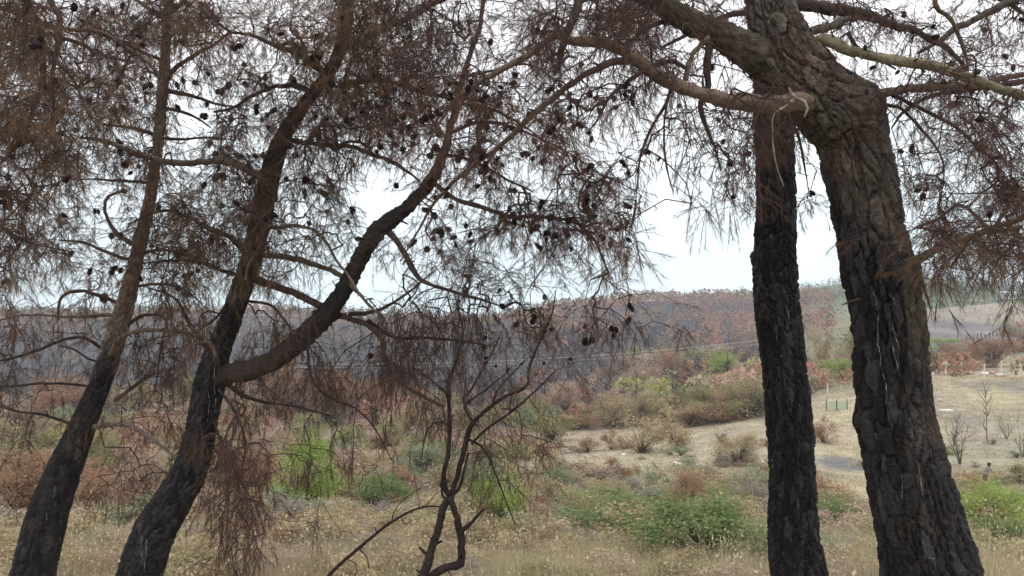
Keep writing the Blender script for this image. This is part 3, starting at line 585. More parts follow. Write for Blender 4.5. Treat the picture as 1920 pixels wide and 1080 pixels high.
# --- foliage: how much dead foliage the picture shows in each 80 px cell
DENS = """
6555787767766665432441443445
77545555789865543343035555
77554579866774136502456666
87655667434665136612456666
76666777633566402441035555
65556556346544000000023788
55555433355334000000005787
45355343576433100000004311
32466444676410000000000000
44356566456300000000000000
32244565326400000000000000
10232633102200000000000000
00000510000000000000000000
00000300000000000000000000""".split()
DENS = [[int(c) for c in r[:24]] for r in DENS]
DENS[0] = [int(c) for c in '766897899765566543244434']
DENS[1] = [int(c) for c in '875556899975555433403355']
DENS[2] = [int(c) for c in '775545899868774136502456']
DENS[3] = [int(c) for c in '876657885346755136612456']
DENS[4] = [int(c) for c in '766679974346764024410356']
DENS[8] = [int(c) for c in '323555445796420000000000']
DENS[5] = [int(c) for c in '655565562247544000002489']
DENS[6] = [int(c) for c in '555554433366434000000699']
DENS[7] = [int(c) for c in '453553434686543100000531']
DENS[9] = [int(c) for c in '443555554477310000000000']
DENS[10] = [int(c) for c in '222245444339510000000000']
DENS[11] = [int(c) for c in '102225331015200000000000']
DENS[12] = [int(c) for c in '000005310000000000000000']
GAPS = [(255, 247, 48, 24), (372, 205, 42, 46), (480, 97, 26, 18), (706, 345, 46, 62), (712, 405, 40, 30), (855, 232, 26, 40), (330, 108, 40, 22), (560, 245, 30, 14), (690, 520, 60, 26), (470, 560, 40, 20),
        (1862, 575, 120, 84), (1140, 250, 60, 60), (1230, 330, 50, 40), (610, 300, 26, 18), (90, 545, 70, 18), (1000, 250, 18, 30), (1700, 450, 30, 50), (1560, 90, 26, 26), (1290, 60, 30, 20), (940, 470, 36, 30), (1740, 18, 40, 24), (1840, 405, 60, 18), (1678, 545, 72, 125), (398, 720, 40, 100), (440, 590, 34, 70), (130, 860, 50, 60), (1600, 330, 60, 90), (1480, 330, 40, 60)]
allnodes = []
trees = [T1, T2, T3, T4, T5, T6]
for ti, t_ in enumerate(trees):
    for nd in t_.nodes: allnodes.append((*nd, ti))
allnodes = np.array(allnodes)
UNIT = 13.0
tips = {k: [] for k in range(len(trees))}
for r_ in range(-1, 14):
    for c_ in range(-1, 25):
        dv = DENS[max(r_, 0)][min(max(c_, 0), 23)]
        if r_ < 0 or c_ < 0 or c_ > 23: dv *= 0.6
        n = RNG.poisson(dv * (0.7 if r_ >= 7 and c_ in (10, 11) else 1) * UNIT * (0.75 if dv < 4 else 1.05) * (1.26 if c_ < 10 and r_ < 6 else 1.2 if c_ < 15 and r_ < 4 else 0.62 if r_ >= 6 and 8 <= c_ <= 12 else 0.85 if r_ > 6 else 1.0))
        for _ in range(n):
            px = (c_ + RNG.random()) * 80; py = (r_ + RNG.random()) * 80
            gk = wob(np.array([[px, py, 0.0]]), 75.0, 3)[0] + 0.35 * wob(np.array([[px + 900, py, 0.0]]), 190.0, 2)[0]
            if RNG.random() > (0.34 if px < 760 and py < 480 else 0.25) + 0.8 * float(sstep(-0.30, 0.25, gk)): continue
            if any(((px - gx) / gw) ** 2 + ((py - gy) / gh) ** 2 < 1 for gx, gy, gw, gh in GAPS) and RNG.random() < 0.93: continue
            dd = np.hypot(allnodes[:, 3] - px, (allnodes[:, 4] - py) * np.where(allnodes[:, 4] > py, 1.5, 0.8))
            dd = dd + RNG.random(1)[0] * 20 + np.abs(RNG.normal(size=len(trees)) * 22)[allnodes[:, 5].astype(int)]
            if py < 640: dd = dd + np.where(allnodes[:, 5] == 4, 90, 0)
            k = int(np.argmin(dd))
            if dd[k] > 260: continue
            ti = int(allnodes[k, 5]); sp = 0.10 if ti == 4 else 0.42
            dep = allnodes[k, 1] + RNG.normal() * sp
            tips[ti].append(P(px, py, max(2.5, dep)))

CONE_ZONES = [((640, 150, 1180, 470), 0.16), ((380, 60, 650, 460), 0.12), ((0, 0, 380, 560), 0.045), ((640, 0, 1100, 150), 0.02),
              ((900, 540, 1190, 700), 0.20), ((1180, 0, 1420, 400), 0.018), ((1500, 0, 1920, 400), 0.028), ((560, 560, 900, 800), 0.03), ((1700, 400, 1920, 600), 0.015)]

def cone_mesh():
    V, T_ = [], []
    Ln, Rd = 0.060, 0.021
    prof = lambda s: Rd * math.sin(math.pi * (0.10 + 0.86 * s)) ** 0.75
    n0 = 6; ring = []
    for k in range(7):                               # core
        s = k / 6; ring.append([]); 
        for a in range(n0):
            an = a * 2 * math.pi / n0; r = prof(s) * 0.72
            ring[-1].append(len(V)); V.append((r * math.cos(an), r * math.sin(an), -s * Ln))
    for k in range(6):
        for a in range(n0):
            b = (a + 1) % n0; T_.append((ring[k][a], ring[k][b], ring[k + 1][b])); T_.append((ring[k][a], ring[k + 1][b], ring[k + 1][a]))
    for k in range(44):                              # scales along the spiral
        s = (k + 0.5) / 44; an = k * 2.39996; r0 = prof(s) * 0.7; r1 = prof(s) * 1.10 + 0.0015
        z0 = -s * Ln; wd = 0.0075
        tx, ty = -math.sin(an), math.cos(an); cx, cy = math.cos(an), math.sin(an)
        b = len(V)
        V += [(cx * r0 + tx * wd * .5, cy * r0 + ty * wd * .5, z0), (cx * r0 - tx * wd * .5, cy * r0 - ty * wd * .5, z0),
              (cx * r1 - tx * wd * .4, cy * r1 - ty * wd * .4, z0 - 0.006), (cx * r1 + tx * wd * .4, cy * r1 + ty * wd * .4, z0 - 0.006), (cx * r0, cy * r0, z0 - 0.007)]
        T_ += [(b, b + 1, b + 2), (b, b + 2, b + 3), (b + 3, b + 2, b + 4)]
    return make_mesh('pine_cone', np.array(V), np.array(T_))
CONE = cone_mesh(); CONE.materials.append(M['cone'])

def grow(tree, tips_, ti):
    S = np.array([n[:3] for n in tree.nodes]); tips_ = np.array(tips_)
    cap = len(S) + len(tips_) * 9 + 10
    N = np.zeros((cap, 3)); N[:len(S)] = S; par = np.full(cap, -1); nn = len(S); n0 = nn
    d0 = np.array([np.min(((S - t_) ** 2).sum(1)) for t_ in tips_]); order = np.argsort(d0 * RNG.uniform(0.6, 1.4, len(d0)))
    tip_idx = []
    for o_ in order:
        t_ = tips_[o_]
        df = N[:nn] - t_
        cost = (df ** 2).sum(1) * np.where(df[:, 2] < 0, 1.9, 1.0)
        k = int(np.argmin(cost)); a = N[k].copy(); dist = math.sqrt(((a - t_) ** 2).sum())
        seg = max(2, min(7, int(dist / 0.07)))
        mid = (a + t_) / 2 + RNG.normal(size=3) * dist * 0.13 + np.array((0, 0, dist * 0.16))
        p = k
        kink = np.cumsum(RNG.normal(size=(seg + 1, 3)) * 0.010, 0)
        for s in range(1, seg + 1):
            u = s / seg; q = (1 - u) ** 2 * a + 2 * u * (1 - u) * mid + u * u * t_ + kink[s]
            N[nn] = q; par[nn] = p; p = nn; nn += 1
        tip_idx.append(p)
    cnt = np.zeros(nn); cnt[tip_idx] = 1
    for k in range(nn - 1, n0 - 1, -1):
        if par[k] >= n0: cnt[par[k]] += cnt[k]
    small = 0.55 if ti == 4 else 1.0
    rad = np.minimum(0.00125 * small * np.maximum(cnt, 1) ** 0.46, 0.011)
    ch = np.arange(n0, nn); A = N[par[ch]]; Bp = N[ch]; rb = rad[ch]; ra = np.where(par[ch] >= n0, rad[par[ch]], rb * 1.15); ra = np.minimum(ra, rb * 1.6)
    V1, Q1 = edges_tubes(A, Bp, ra, rb, 3)
    tone = np.repeat(rb, 6); ccol = np.array((0.050, 0.032, 0.031)) + np.clip((tone - 0.0015) / 0.008, 0, 1)[:, None] * np.array((0.03, 0.02, 0.015))
    # short shoots at every tip
    tip_idx = np.array(tip_idx); pdir = N[tip_idx] - N[par[tip_idx]]; pdir /= np.linalg.norm(pdir, axis=1)[:, None] + 1e-9
    k = 3 if ti != 4 else 2
    base = np.repeat(N[tip_idx], k, 0); dr = np.repeat(pdir, k, 0) * 0.8 + RNG.normal(size=(len(base), 3)) * 0.65
    px, py = proj(base)
    droop = np.where(py > 540, np.where(px < 960, 2.4, 1.0), 0.7); dr[:, 2] -= droop * RNG.random(len(base)); dr /= np.linalg.norm(dr, axis=1)[:, None]
    ln = RNG.uniform(0.07, 0.19, len(base)); mid = base + dr * ln[:, None] * 0.55
    dr2 = dr + np.array((0, 0, -0.45)) * RNG.random((len(base), 1)); dr2 /= np.linalg.norm(dr2, axis=1)[:, None]; end = mid + dr2 * ln[:, None] * 0.45
    rr0 = np.full(len(base), 0.0013 * small); rr1 = rr0 * 0.8
    V2, Q2 = edges_tubes(base, mid, rr0, rr1, 3); V3, Q3 = edges_tubes(mid, end, rr1, rr1 * 0.7, 3)
    cs = np.array((0.062, 0.040, 0.037))
    Vt = np.vstack([V1, V2, V3]); Qt = np.vstack([Q1, Q2 + len(V1), Q3 + len(V1) + len(V2)])
    ct = np.vstack([ccol, np.tile(cs, (len(V2), 1)), np.tile(cs, (len(V3), 1))])
    tree.add('twigs', Vt, Qt, ct, M['twig'], smooth=False, kind='stuff')
    # needles
    prob = RNG.random(len(base)) < (0.78 if ti not in (4,) else 0.55)
    nb = base[prob]; nm = mid[prob]; ne = end[prob]; nd = dr2[prob]
    per = 25 if ti != 4 else 18
    u = RNG.random((len(nb), per, 1)) ** 0.5
    pos = np.where(u < 0.5, nb[:, None] + (nm - nb)[:, None] * u * 2, nm[:, None] + (ne - nm)[:, None] * (u - 0.5) * 2)
    rd = RNG.normal(size=(len(nb), per, 3)); ndr = nd[:, None] * 0.9 + rd * 0.36
    ppx, ppy = proj(nb)
    dp = np.where(ppy > 560, np.where(ppx < 960, 1.7, 0.8), 0.5)[:, None]; ndr[..., 2] -= dp * RNG.random((len(nb), per))
    ochre = np.array((0.19, 0.128, 0.078)); rust = np.array((0.160, 0.082, 0.052)); umber = np.array((0.088, 0.052, 0.042)); mauve = np.array((0.112, 0.062, 0.053)); olive = np.array((0.12, 0.105, 0.045))
    n_ = wob(nb, 0.55, 2); m_ = wob(nb + 20, 0.35, 2)
    c = np.tile(umber, (len(nb), 1))
    c = c + (rust - c) * sstep(-0.1, 0.6, n_)[:, None]
    wl = ((ppx < 720) & (ppy < 620)).astype(float) * 0.85 + ((ppx > 1700) & (ppy > 385)).astype(float) * 1.0 + ((ppx < 400) & (ppy >= 620)) * 0.25
    c = c + (ochre - c) * (wl * sstep(-0.35, 0.45, m_))[:, None]
    c = c + (mauve - c) * (((ppx > 1450) & (ppy < 385)) * sstep(-0.2, 0.6, -m_))[:, None]
    c = c + (olive - c) * (((ppx < 620) & (ppy < 400)) * sstep(0.4, 0.8, -n_))[:, None] * 0.7
    c = c + (np.array((0.105, 0.105, 0.070)) - c) * (((ppx < 950) & (ppy < 560)) * sstep(0.25, 0.7, wob(nb + 44, 0.5, 2)))[:, None] * 0.8
    c = c * RNG.uniform(0.7, 1.3, (len(nb), 1))
    c3 = (c[:, None] * RNG.uniform(0.8, 1.2, (len(nb), per, 1))).reshape(-1, 3)
    Ln = RNG.uniform(0.038, 0.082, len(c3)) * (0.8 if ti == 4 else 1); Wd = RNG.uniform(0.0010, 0.0016, len(c3)) * np.repeat(np.linalg.norm(nb[:, :2], axis=1) / 4.6, per) ** 0.8
    Vn, Tn, Cn = blades(pos.reshape(-1, 3), ndr.reshape(-1, 3), Ln, Wd, c3)
    tree.add('needles', Vn, Tn, Cn, M['needle'], smooth=False, kind='stuff')
    # cones, each one a part
    made = 0; npx, npy = proj(N[n0:nn]); perm = RNG.permutation(nn - n0)
    for k in perm:
        if made >= 290: break
        x, y = npx[k], npy[k]; pr = 0
        for (x0, y0, x1, y1), q in CONE_ZONES:
            if x0 <= x <= x1 and y0 <= y <= y1: pr = q; break
        if cnt[n0 + k] > 6: pr *= 0.2
        if RNG.random() < pr * (1.15 if ti == 0 else 0.62):
            for rep in range(1 if RNG.random() < 0.7 else 2):
                o = link('pine_cone', CONE, None, tree.root, loc=tuple(N[n0 + k] - tree.base + RNG.normal(size=3) * 0.012 * rep))
                o.rotation_euler = (RNG.normal() * 0.7, RNG.normal() * 0.7, RNG.random() * 6.28); s = RNG.uniform(0.55, 0.88) * (0.62 if ti == 4 else 1) * min(1.15, N[n0 + k][1] / 4.7); o.scale = (s * 1.1, s * 1.1, s * 0.9); made += 1

for ti, t_ in enumerate(trees):
    if len(tips[ti]): grow(t_, tips[ti], ti)

def drip(tree, pts, wpx, d):
    """pale resin run on the bark"""
    q = []
    for (px, py) in spline(pts, 5):
        px += RNG.normal() * 0.5; o = Vector((0, 0, CZ)); dv = Vector(P(px, py, 10)) - o; dv.normalize()
        loc, nrm, _, _ = tree.trunk_bvh.ray_cast(o, dv)
        if loc is None: continue
        q.append(loc + nrm * 0.0015)
    if len(q) < 3: return
    q = np.array(q); q = np.stack([np.interp(np.linspace(0, len(q) - 1, 24), np.arange(len(q)), q[:, j]) for j in range(3)], -1)
    q[:, 0] += RNG.normal(size=24) * 0.0012
    r = 0.5 * 0.62 * wpx * d / F * np.clip(0.6 + 0.35 * np.sin(np.arange(24) * 0.6 + RNG.random() * 6) + RNG.normal(size=24) * 0.25, 0.12, 1.3); r[-1] *= 0.3; r[0] *= 0.3
    V, Qd, D, a = tube(q, r, 6); tree.add('resin_drip', V.reshape(-1, 3), Qd, None, M['resin'])
for pts, w_ in (([(1648, 590), (1645, 612), (1646, 640)], 2), ([(1645, 625), (1647, 650), (1652, 672), (1650, 690)], 2.4), ([(1655, 700), (1660, 716), (1662, 736), (1661, 760)], 2.6),
               ([(1672, 600), (1676, 622), (1682, 640), (1686, 655)], 2.2), ([(1673, 632), (1675, 655), (1680, 676), (1685, 692)], 2.6), ([(1667, 552), (1676, 560), (1678, 572)], 1.8), ([(1628, 668), (1630, 682)], 2),
               ([(1636, 545), (1641, 560), (1646, 580)], 1.6), ([(1722, 866), (1724, 885), (1727, 905), (1730, 930)], 2), ([(1690, 890), (1692, 915), (1691, 935)], 2), ([(1640, 812), (1646, 822)], 2.4), ([(1740, 1046), (1752, 1048)], 2.4)):
    drip(T1, pts, w_, 3.6)
for pts, w_ in (([(402, 670), (403, 690), (401, 715), (403, 740)], 1.8), ([(391, 735), (392, 760), (389, 790)], 1.4), ([(268, 1000), (264, 1030), (271, 1060)], 1.6), ([(275, 1010), (274, 1040), (270, 1078)], 1.8), ([(380, 805), (376, 830)], 1.4), ([(404, 745), (402, 775)], 1.6)):
    drip(T3, pts, w_, 4.8)
for pts, w_ in (([(1474, 575), (1478, 590), (1481, 610)], 1.6), ([(1455, 610), (1456, 640)], 1.4), ([(1448, 860), (1450, 885)], 1.6), ([(1495, 930), (1497, 955)], 1.5), ([(1462, 665), (1466, 668)], 2.0)):
    drip(T2, pts, w_, 4.7)
for pts, w_ in (([(105, 910), (102, 922), (99, 934)], 1.6), ([(86, 960), (88, 975)], 1.2)):
    drip(T4, pts, w_, 5.8)

# thin fallen branch leaning across the grass, left of the sapling
TW = Tree('', name='x'); TW.base = P(600, 1095, 6.0); TW.base[2] = float(ground(TW.base[0], TW.base[1]))
TW.root = thing('leaning_dry_branch', TW.base, 'thin bare dry branch slanting up to the sapling from the lower left', 'dry branch')
pyb = float(proj(TW.base[None])[1][0])
limb(TW, [(520, pyb, 6.0, 9), (560, 1150, 6.0, 8), (612, 1082, 6.0, 7), (680, 1022, 6.0, 6), (738, 977, 6.0, 5), (790, 952, 6.0, 4), (830, 950, 6.0, 2.5)], (0.05, 0.037, 0.033), name='stem')
for rws in ([(672, 1028, 6, 3), (688, 1045, 6, 2.5), (692, 1066, 6, 2)], [(735, 979, 6, 3), (738, 962, 6, 2), (758, 935, 6, 1.8), (790, 915, 6, 1.4)], [(650, 1048, 6, 2), (668, 1060, 6, 2), (664, 1085, 6, 1.5)], [(795, 952, 6, 2.4), (808, 938, 6, 2), (822, 920, 6, 1.4)], [(752, 970, 6, 2), (760, 985, 6, 1.6), (770, 975, 6, 1.2)]):
    limb(TW, rws, (0.06, 0.045, 0.04), name='twig')

# ------------------------------------------------------------------ shrubs and trees of the valley
def plant_mesh(name, n_tips, n_leaf, leaf, cols, width=1.0, crown0=0.15, spread=0.10, stem_w=0.012, shape='dome', seed=0, stemcol=(0.09, 0.07, 0.055), nroot=5, lumps=9, up=0.3, multi=True):
    """unit-high plant: stems from the base out to tips in a lumpy crown, leaves round each tip. Returns (stems, leaves) data"""
    g = np.random.default_rng(seed); tp = []
    L_ = []
    for _ in range(lumps):
        a = g.random() * 6.28; q = g.random() ** 0.6
        if shape == 'cone': z = crown0 + (1 - crown0) * g.random(); r = (1 - z) * 0.5 * width * q + 0.03
        elif shape == 'vase': z = crown0 + (0.9 - crown0) * g.random(); r = (0.12 + 0.38 * z) * width * q
        else: z = crown0 + (0.86 - crown0) * g.random(); r = 0.5 * width * q * math.sqrt(max(0.05, 1 - ((z - 0.35) / 0.62) ** 2))
        L_.append((r * math.cos(a), r * math.sin(a), z, 0.11 + 0.12 * g.random()))
    for _ in range(n_tips):
        l = L_[g.integers(len(L_))]; v = g.normal(size=3); v /= np.linalg.norm(v); v *= l[3] * g.random() ** 0.4 * (1.75 if g.random() < 0.12 else 1)
        tp.append((l[0] + v[0] * (0.6 + 0.6 * width), l[1] + v[1] * (0.6 + 0.6 * width), min(1.0, max(crown0 * 0.6, l[2] + v[2]))))
    tp = np.array(tp)
    A, B_, ra, rb = [], [], [], []
    roots = [(g.normal() * 0.03 * width, g.normal() * 0.03 * width, -0.05) for _ in range(nroot)]
    for k, t_ in enumerate(tp):
        r0 = np.array(roots[k % nroot]); mid = r0 * 0.5 + t_ * 0.5; mid[:2] *= 0.6; mid[2] += 0.08; mid += g.normal(size=3) * 0.03
        q = [(1 - u) ** 2 * r0 + 2 * u * (1 - u) * mid + u * u * t_ for u in (0, 0.3, 0.62, 1)]
        w_ = stem_w * (1.4 if k < nroot else 0.55)
        for j in range(3):
            A.append(q[j]); B_.append(q[j + 1]); ra.append(w_ * (1 - j / 3.4)); rb.append(w_ * (1 - (j + 1) / 3.4))
    sv, sf = edges_tubes(np.array(A), np.array(B_), np.array(ra), np.array(rb), 3)
    sc = np.tile(np.array(stemcol), (len(sv), 1)) * g.uniform(0.8, 1.2, (len(sv), 1))
    lv = lf = lc = None
    if n_leaf:
        n = n_tips * n_leaf; c = np.repeat(tp, n_leaf, 0) + g.normal(size=(n, 3)) * spread * 0.55 * np.array((1, 1, .8))
        c[:, 2] = np.maximum(c[:, 2], 0.01)
        a = g.normal(size=(n, 3)); a[:, 2] *= 0.75; a /= np.linalg.norm(a, axis=1)[:, None]
        b = np.cross(a, g.normal(size=(n, 3))); b /= np.linalg.norm(b, axis=1)[:, None]
        s = leaf * g.uniform(0.6, 1.3, (n, 1))
        lv = np.stack([c - a * s, c + b * s * 0.42, c + a * s, c - b * s * 0.42], 1).reshape(-1, 3); lf = np.arange(4 * n).reshape(-1, 4)
        cm = np.array(cols); w1 = g.random((n, 1)); cc = cm[0] + (cm[1] - cm[0]) * w1
        gr_ = cm[0][1] > cm[0][0] * 1.15; dead = (g.random((n_tips, 1)) < (0.03 if gr_ else 0.16)); pale = (g.random((n_tips, 1)) < 0.14)
        tc_ = np.where(dead, np.array((0.24, 0.17, 0.115)), np.where(pale, cm.mean(0) * np.array((1.25, 1.2, 1.15)), 0)); wt = np.where(dead | pale, 0.7, 0.0)
        cc = cc + (np.repeat(tc_, n_leaf, 0) - cc) * np.repeat(wt, n_leaf, 0)
        cc = cc * np.repeat(g.uniform(0.80, 1.20, (n_tips, 1)), n_leaf, 0); lc = np.repeat(cc, 4, 0)
    return (sv, sf, sc), (lv, lf, lc)

KINDS = dict(   # leaf colours
    green=((0.135, 0.19, 0.07), (0.24, 0.31, 0.125)), lime=((0.21, 0.30, 0.065), (0.35, 0.44, 0.12)), sage=((0.20, 0.24, 0.14), (0.32, 0.36, 0.22)),
    tan=((0.34, 0.275, 0.16), (0.50, 0.42, 0.26)), rust=((0.26, 0.155, 0.095), (0.40, 0.26, 0.165)), pink=((0.36, 0.26, 0.20), (0.50, 0.385, 0.31)),
    olive=((0.23, 0.23, 0.10), (0.38, 0.36, 0.18)), darkbrown=((0.10, 0.075, 0.05), (0.18, 0.13, 0.09)), grey=((0.26, 0.235, 0.195), (0.38, 0.34, 0.29)))
_protos = {}
def proto(kind, size, v):
    """two meshes (stems, leaves) for one kind, cached; size: near, mid or far"""
    k = (kind, size, v)
    if k in _protos: return _protos[k]
    sd = hash3(np.array([[len(kind) * 7 + ord(kind[0]), len(size), v]]), 3)[0] * 1e6
    sd = int(sd)
    if kind in ('bare', 'snag'):
        g = np.random.default_rng(sd); A, B_, ra, rb = [], [], [], []
        ns = 1 if kind == 'snag' else 6; w0 = 0.022 if kind == 'snag' else 0.013
        for q in range(ns):
            an = g.random() * 6.28; out = 0.05 if kind == 'snag' else g.uniform(0.12, 0.42); hh = g.uniform(0.65, 1.0) if ns > 1 else 1.0
            z = np.linspace(0, 1, 6); c = np.stack([math.cos(an) * out * z ** 1.3 + np.cumsum(g.normal(size=6)) * .012, math.sin(an) * out * z ** 1.3 + np.cumsum(g.normal(size=6)) * .012, z * hh - 0.03], -1)
            for j in range(5): A.append(c[j]); B_.append(c[j + 1]); ra.append(w0 * (1 - j / 6)); rb.append(w0 * (1 - (j + 1) / 6))
            for _ in range(9 if ns > 1 else 20):
                j = g.integers(1, 5); p0 = c[j] + (c[j + 1] - c[j]) * g.random(); a2 = g.random() * 6.28; ln = g.uniform(0.06, 0.22)
                p1 = p0 + np.array((math.cos(a2) * ln, math.sin(a2) * ln, ln * g.uniform(0.3, 1.1))); p2 = p1 + np.array((g.normal() * .05, g.normal() * .05, g.uniform(0.03, 0.12)))
                A += [p0, p1]; B_ += [p1, p2]; ra += [w0 * .4, w0 * .28]; rb += [w0 * .28, w0 * .14]
        sv, sf = edges_tubes(np.array(A), np.array(B_), np.array(ra), np.array(rb), 3); sc = np.tile((0.10, 0.083, 0.075), (len(sv), 1)); lv = None
    else:
        nt, nl, lf_, sp = dict(near=(150, 46, 0.020, 0.12), mid=(80, 26, 0.034, 0.14), far=(46, 14, 0.055, 0.16))[size]
        shape = 'vase' if kind in ('sage', 'grey') and v % 2 else ('cone' if size == 'far' and v % 3 == 0 else 'dome')
        (sv, sf, sc), (lv, lf2, lc) = plant_mesh('x', nt, nl, lf_, KINDS[kind], width=1.0, crown0=0.10 if shape == 'dome' else 0.32, spread=sp, seed=sd, shape=shape, lumps=13 if size == 'near' else 10, stem_w=0.012)
    a = make_mesh('stems', sv, sf, sc); a.materials.append(M['twig'])
    b = None
    if lv is not None: b = make_mesh('foliage', lv, lf2, lc); b.materials.append(M['leaf'])
    _protos[k] = (a, b); return _protos[k]

def shrub(px, py, wpx, hpx, kind, label, group=None, name='shrub', cat='shrub', v=None, size=None, dmin=7.0, parts=True):
    q = hit(px, py, dmin); d = q[1]; h = hpx * d / F * 1.04; wd = wpx * d / F
    size = size or ('near' if wpx > 90 else 'mid'); v = (int(RNG.integers(4)) if v is None else v) % 2
    a, b = proto(kind, size, v)
    t_ = thing(name, q - (0, 0, 0.03 * h), label, cat, group); rot = RNG.random() * 6.28
    for nm, me in (('stems', a), ('foliage', b)):
        if me is None: continue
        o = link(nm, me, None, t_); o.scale = (wd, wd, h); o.rotation_euler = (0, 0, rot)
    return t_

S_ = shrub
S_(562, 962, 130, 150, 'lime', 'tall lime green bush seen through the hanging twigs right of the curved forked pine', v=0)
S_(530, 975, 90, 50, 'sage', 'low blue green bush at the left foot of the tall lime bush')
S_(702, 958, 120, 70, 'green', 'sage green rounded bush left of the burnt sapling', v=1)
S_(640, 1006, 70, 30, 'green', 'small low green bush below the sage rounded bush, left of the sapling')
S_(795, 905, 150, 78, 'sage', 'pale grey green bush directly behind the burnt sapling stems, left side', v=2)
S_(932, 1005, 125, 118, 'lime', 'bright yellow green bush just right of the burnt sapling', v=1)
S_(830, 1008, 70, 52, 'green', 'small dark green bush between the lower legs of the burnt sapling')
S_(985, 1046, 170, 70, 'olive', 'olive green low bush in front of the bright yellow green one')
S_(942, 868, 70, 52, 'olive', 'small yellow green bush behind the upper sapling, at the far side of the slope')
S_(1170, 1026, 210, 112, 'green', 'wide green bush in the middle of the slope, left of the largest green one', v=2)
S_(1345, 1062, 270, 150, 'green', 'largest dark green bush, left of the slim straight pine', v=3)
S_(1140, 1030, 110, 60, 'tan', 'tan dry bush overlapping the left side of the wide green bush')
S_(1245, 1035, 90, 60, 'rust', 'rusty bush between the two biggest green bushes')
S_(1285, 985, 95, 100, 'rust', 'tall reddish brown scorched bush above the largest green bush', v=1)
S_(1275, 1000, 60, 45, 'darkbrown', 'small dark curled brown bush at the foot of the tall reddish one')
S_(1052, 944, 90, 72, 'sage', 'small pale green tree with thin bare stems in the grey clearing', name='young_tree', cat='small tree', v=1, size='near')
S_(1075, 974, 40, 52, 'bare', 'bare black stems right of the small pale green tree', name='bare_bush', cat='bare bush')
S_(1138, 930, 42, 48, 'bare', 'little dark bare bush alone in the open clearing', name='bare_bush', cat='bare bush')
S_(985, 906, 24, 34, 'snag', 'short black charred stick standing left of the small pale green tree', name='charred_stick', cat='charred stick')
S_(1010, 1022, 120, 76, 'pink', 'pinkish grey dry bush below the grey rocks, right of the bright yellow green bush', v=0)
S_(1000, 985, 90, 60, 'rust', 'reddish twiggy bush left of the grey rocks')
S_(1103, 848, 44, 34, 'rust', 'leftmost of three little red brown bushes on the upper slope')
S_(1143, 834, 26, 34, 'rust', 'narrow red brown bush, middle one of three on the upper slope')
S_(1168, 842, 36, 24, 'rust', 'low red brown bush beside the red rubble, right one of three')
S_(1202, 850, 78, 66, 'tan', 'round tan dry bush right of the three little red ones', v=1)
S_(1266, 842, 66, 60, 'tan', 'tan dry bush with a dark stem, left of the small branching tree', v=2)
S_(1384, 872, 84, 58, 'tan', 'small branching tan tree with a slanting dark stem near the slim pine', name='young_tree', cat='small tree', v=3, size='near')
S_(1332, 912, 50, 50, 'grey', 'faint grey twiggy bush in the open field left of the slim pine')
S_(1408, 968, 80, 96, 'grey', 'grey leafless looking bush touching the left side of the slim pine')
S_(1300, 800, 100, 48, 'tan', 'low tan bush at the far edge of the field', v=0)
S_(1585, 1002, 130, 62, 'green', 'green bush between the two charred trunks at the right', v=0)
S_(1560, 935, 90, 46, 'rust', 'rust brown low bush between the two right trunks, below the ash patch')
S_(1545, 832, 40, 52, 'rust', 'small red brown bush beside the slim pine, above the ash patch')
S_(1575, 1050, 120, 46, 'sage', 'pale green low bush between the two right trunks, lowest one')
S_(1852, 1018, 170, 122, 'lime', 'vivid green bush right of the elbowed pine, below the person', v=3)
S_(1900, 1048, 120, 80, 'green', 'vivid green bush in the lower right corner', v=1)
S_(1915, 905, 70, 40, 'olive', 'yellow green low bush at the right edge above the person')
S_(1808, 915, 64, 34, 'rust', 'orange brown low bush between the elbowed pine and the person')
S_(1800, 872, 80, 84, 'bare', 'grey twiggy bush on the slope right of the elbowed pine', v=1)
S_(1852, 832, 54, 108, 'snag', 'slender dead sapling standing alone in the pale field at the right', name='dead_sapling', cat='dead sapling', v=0)
S_(1917, 858, 52, 78, 'bare', 'bare charred multi stemmed bush at the right edge of the field', name='bare_bush', cat='bare bush')
S_(1888, 825, 44, 50, 'bare', 'thin bare sprig between the dead sapling and the right edge', name='dead_sprig', cat='dead sapling', v=2)
S_(1788, 838, 40, 66, 'bare', 'bare grey bush close to the right side of the elbowed pine', name='bare_bush', cat='bare bush')
S_(40, 975, 150, 130, 'rust', 'large rusty scorched bush left of the leaning pine', v=2)
S_(165, 985, 110, 100, 'rust', 'rusty dry bush just right of the leaning pine', v=3)
S_(255, 960, 110, 130, 'pink', 'pinkish brown dry bush between the two left pines', v=2)
S_(60, 880, 140, 90, 'olive', 'olive yellow bush behind the leaning pine at the left edge')
S_(190, 890, 110, 90, 'olive', 'olive bush in the gap between the two left pines')
S_(640, 905, 110, 70, 'pink', 'pale pinkish dry bush behind the hanging twigs right of the lime bush')
S_(470, 950, 120, 110, 'rust', 'rust brown bush right of the curved pine trunk behind hanging sprays', v=0)
S_(760, 990, 90, 50, 'pink', 'low pinkish grey bush left of the burnt sapling legs')
S_(1440, 1040, 60, 70, 'tan', 'tan bush half hidden behind the slim straight pine')

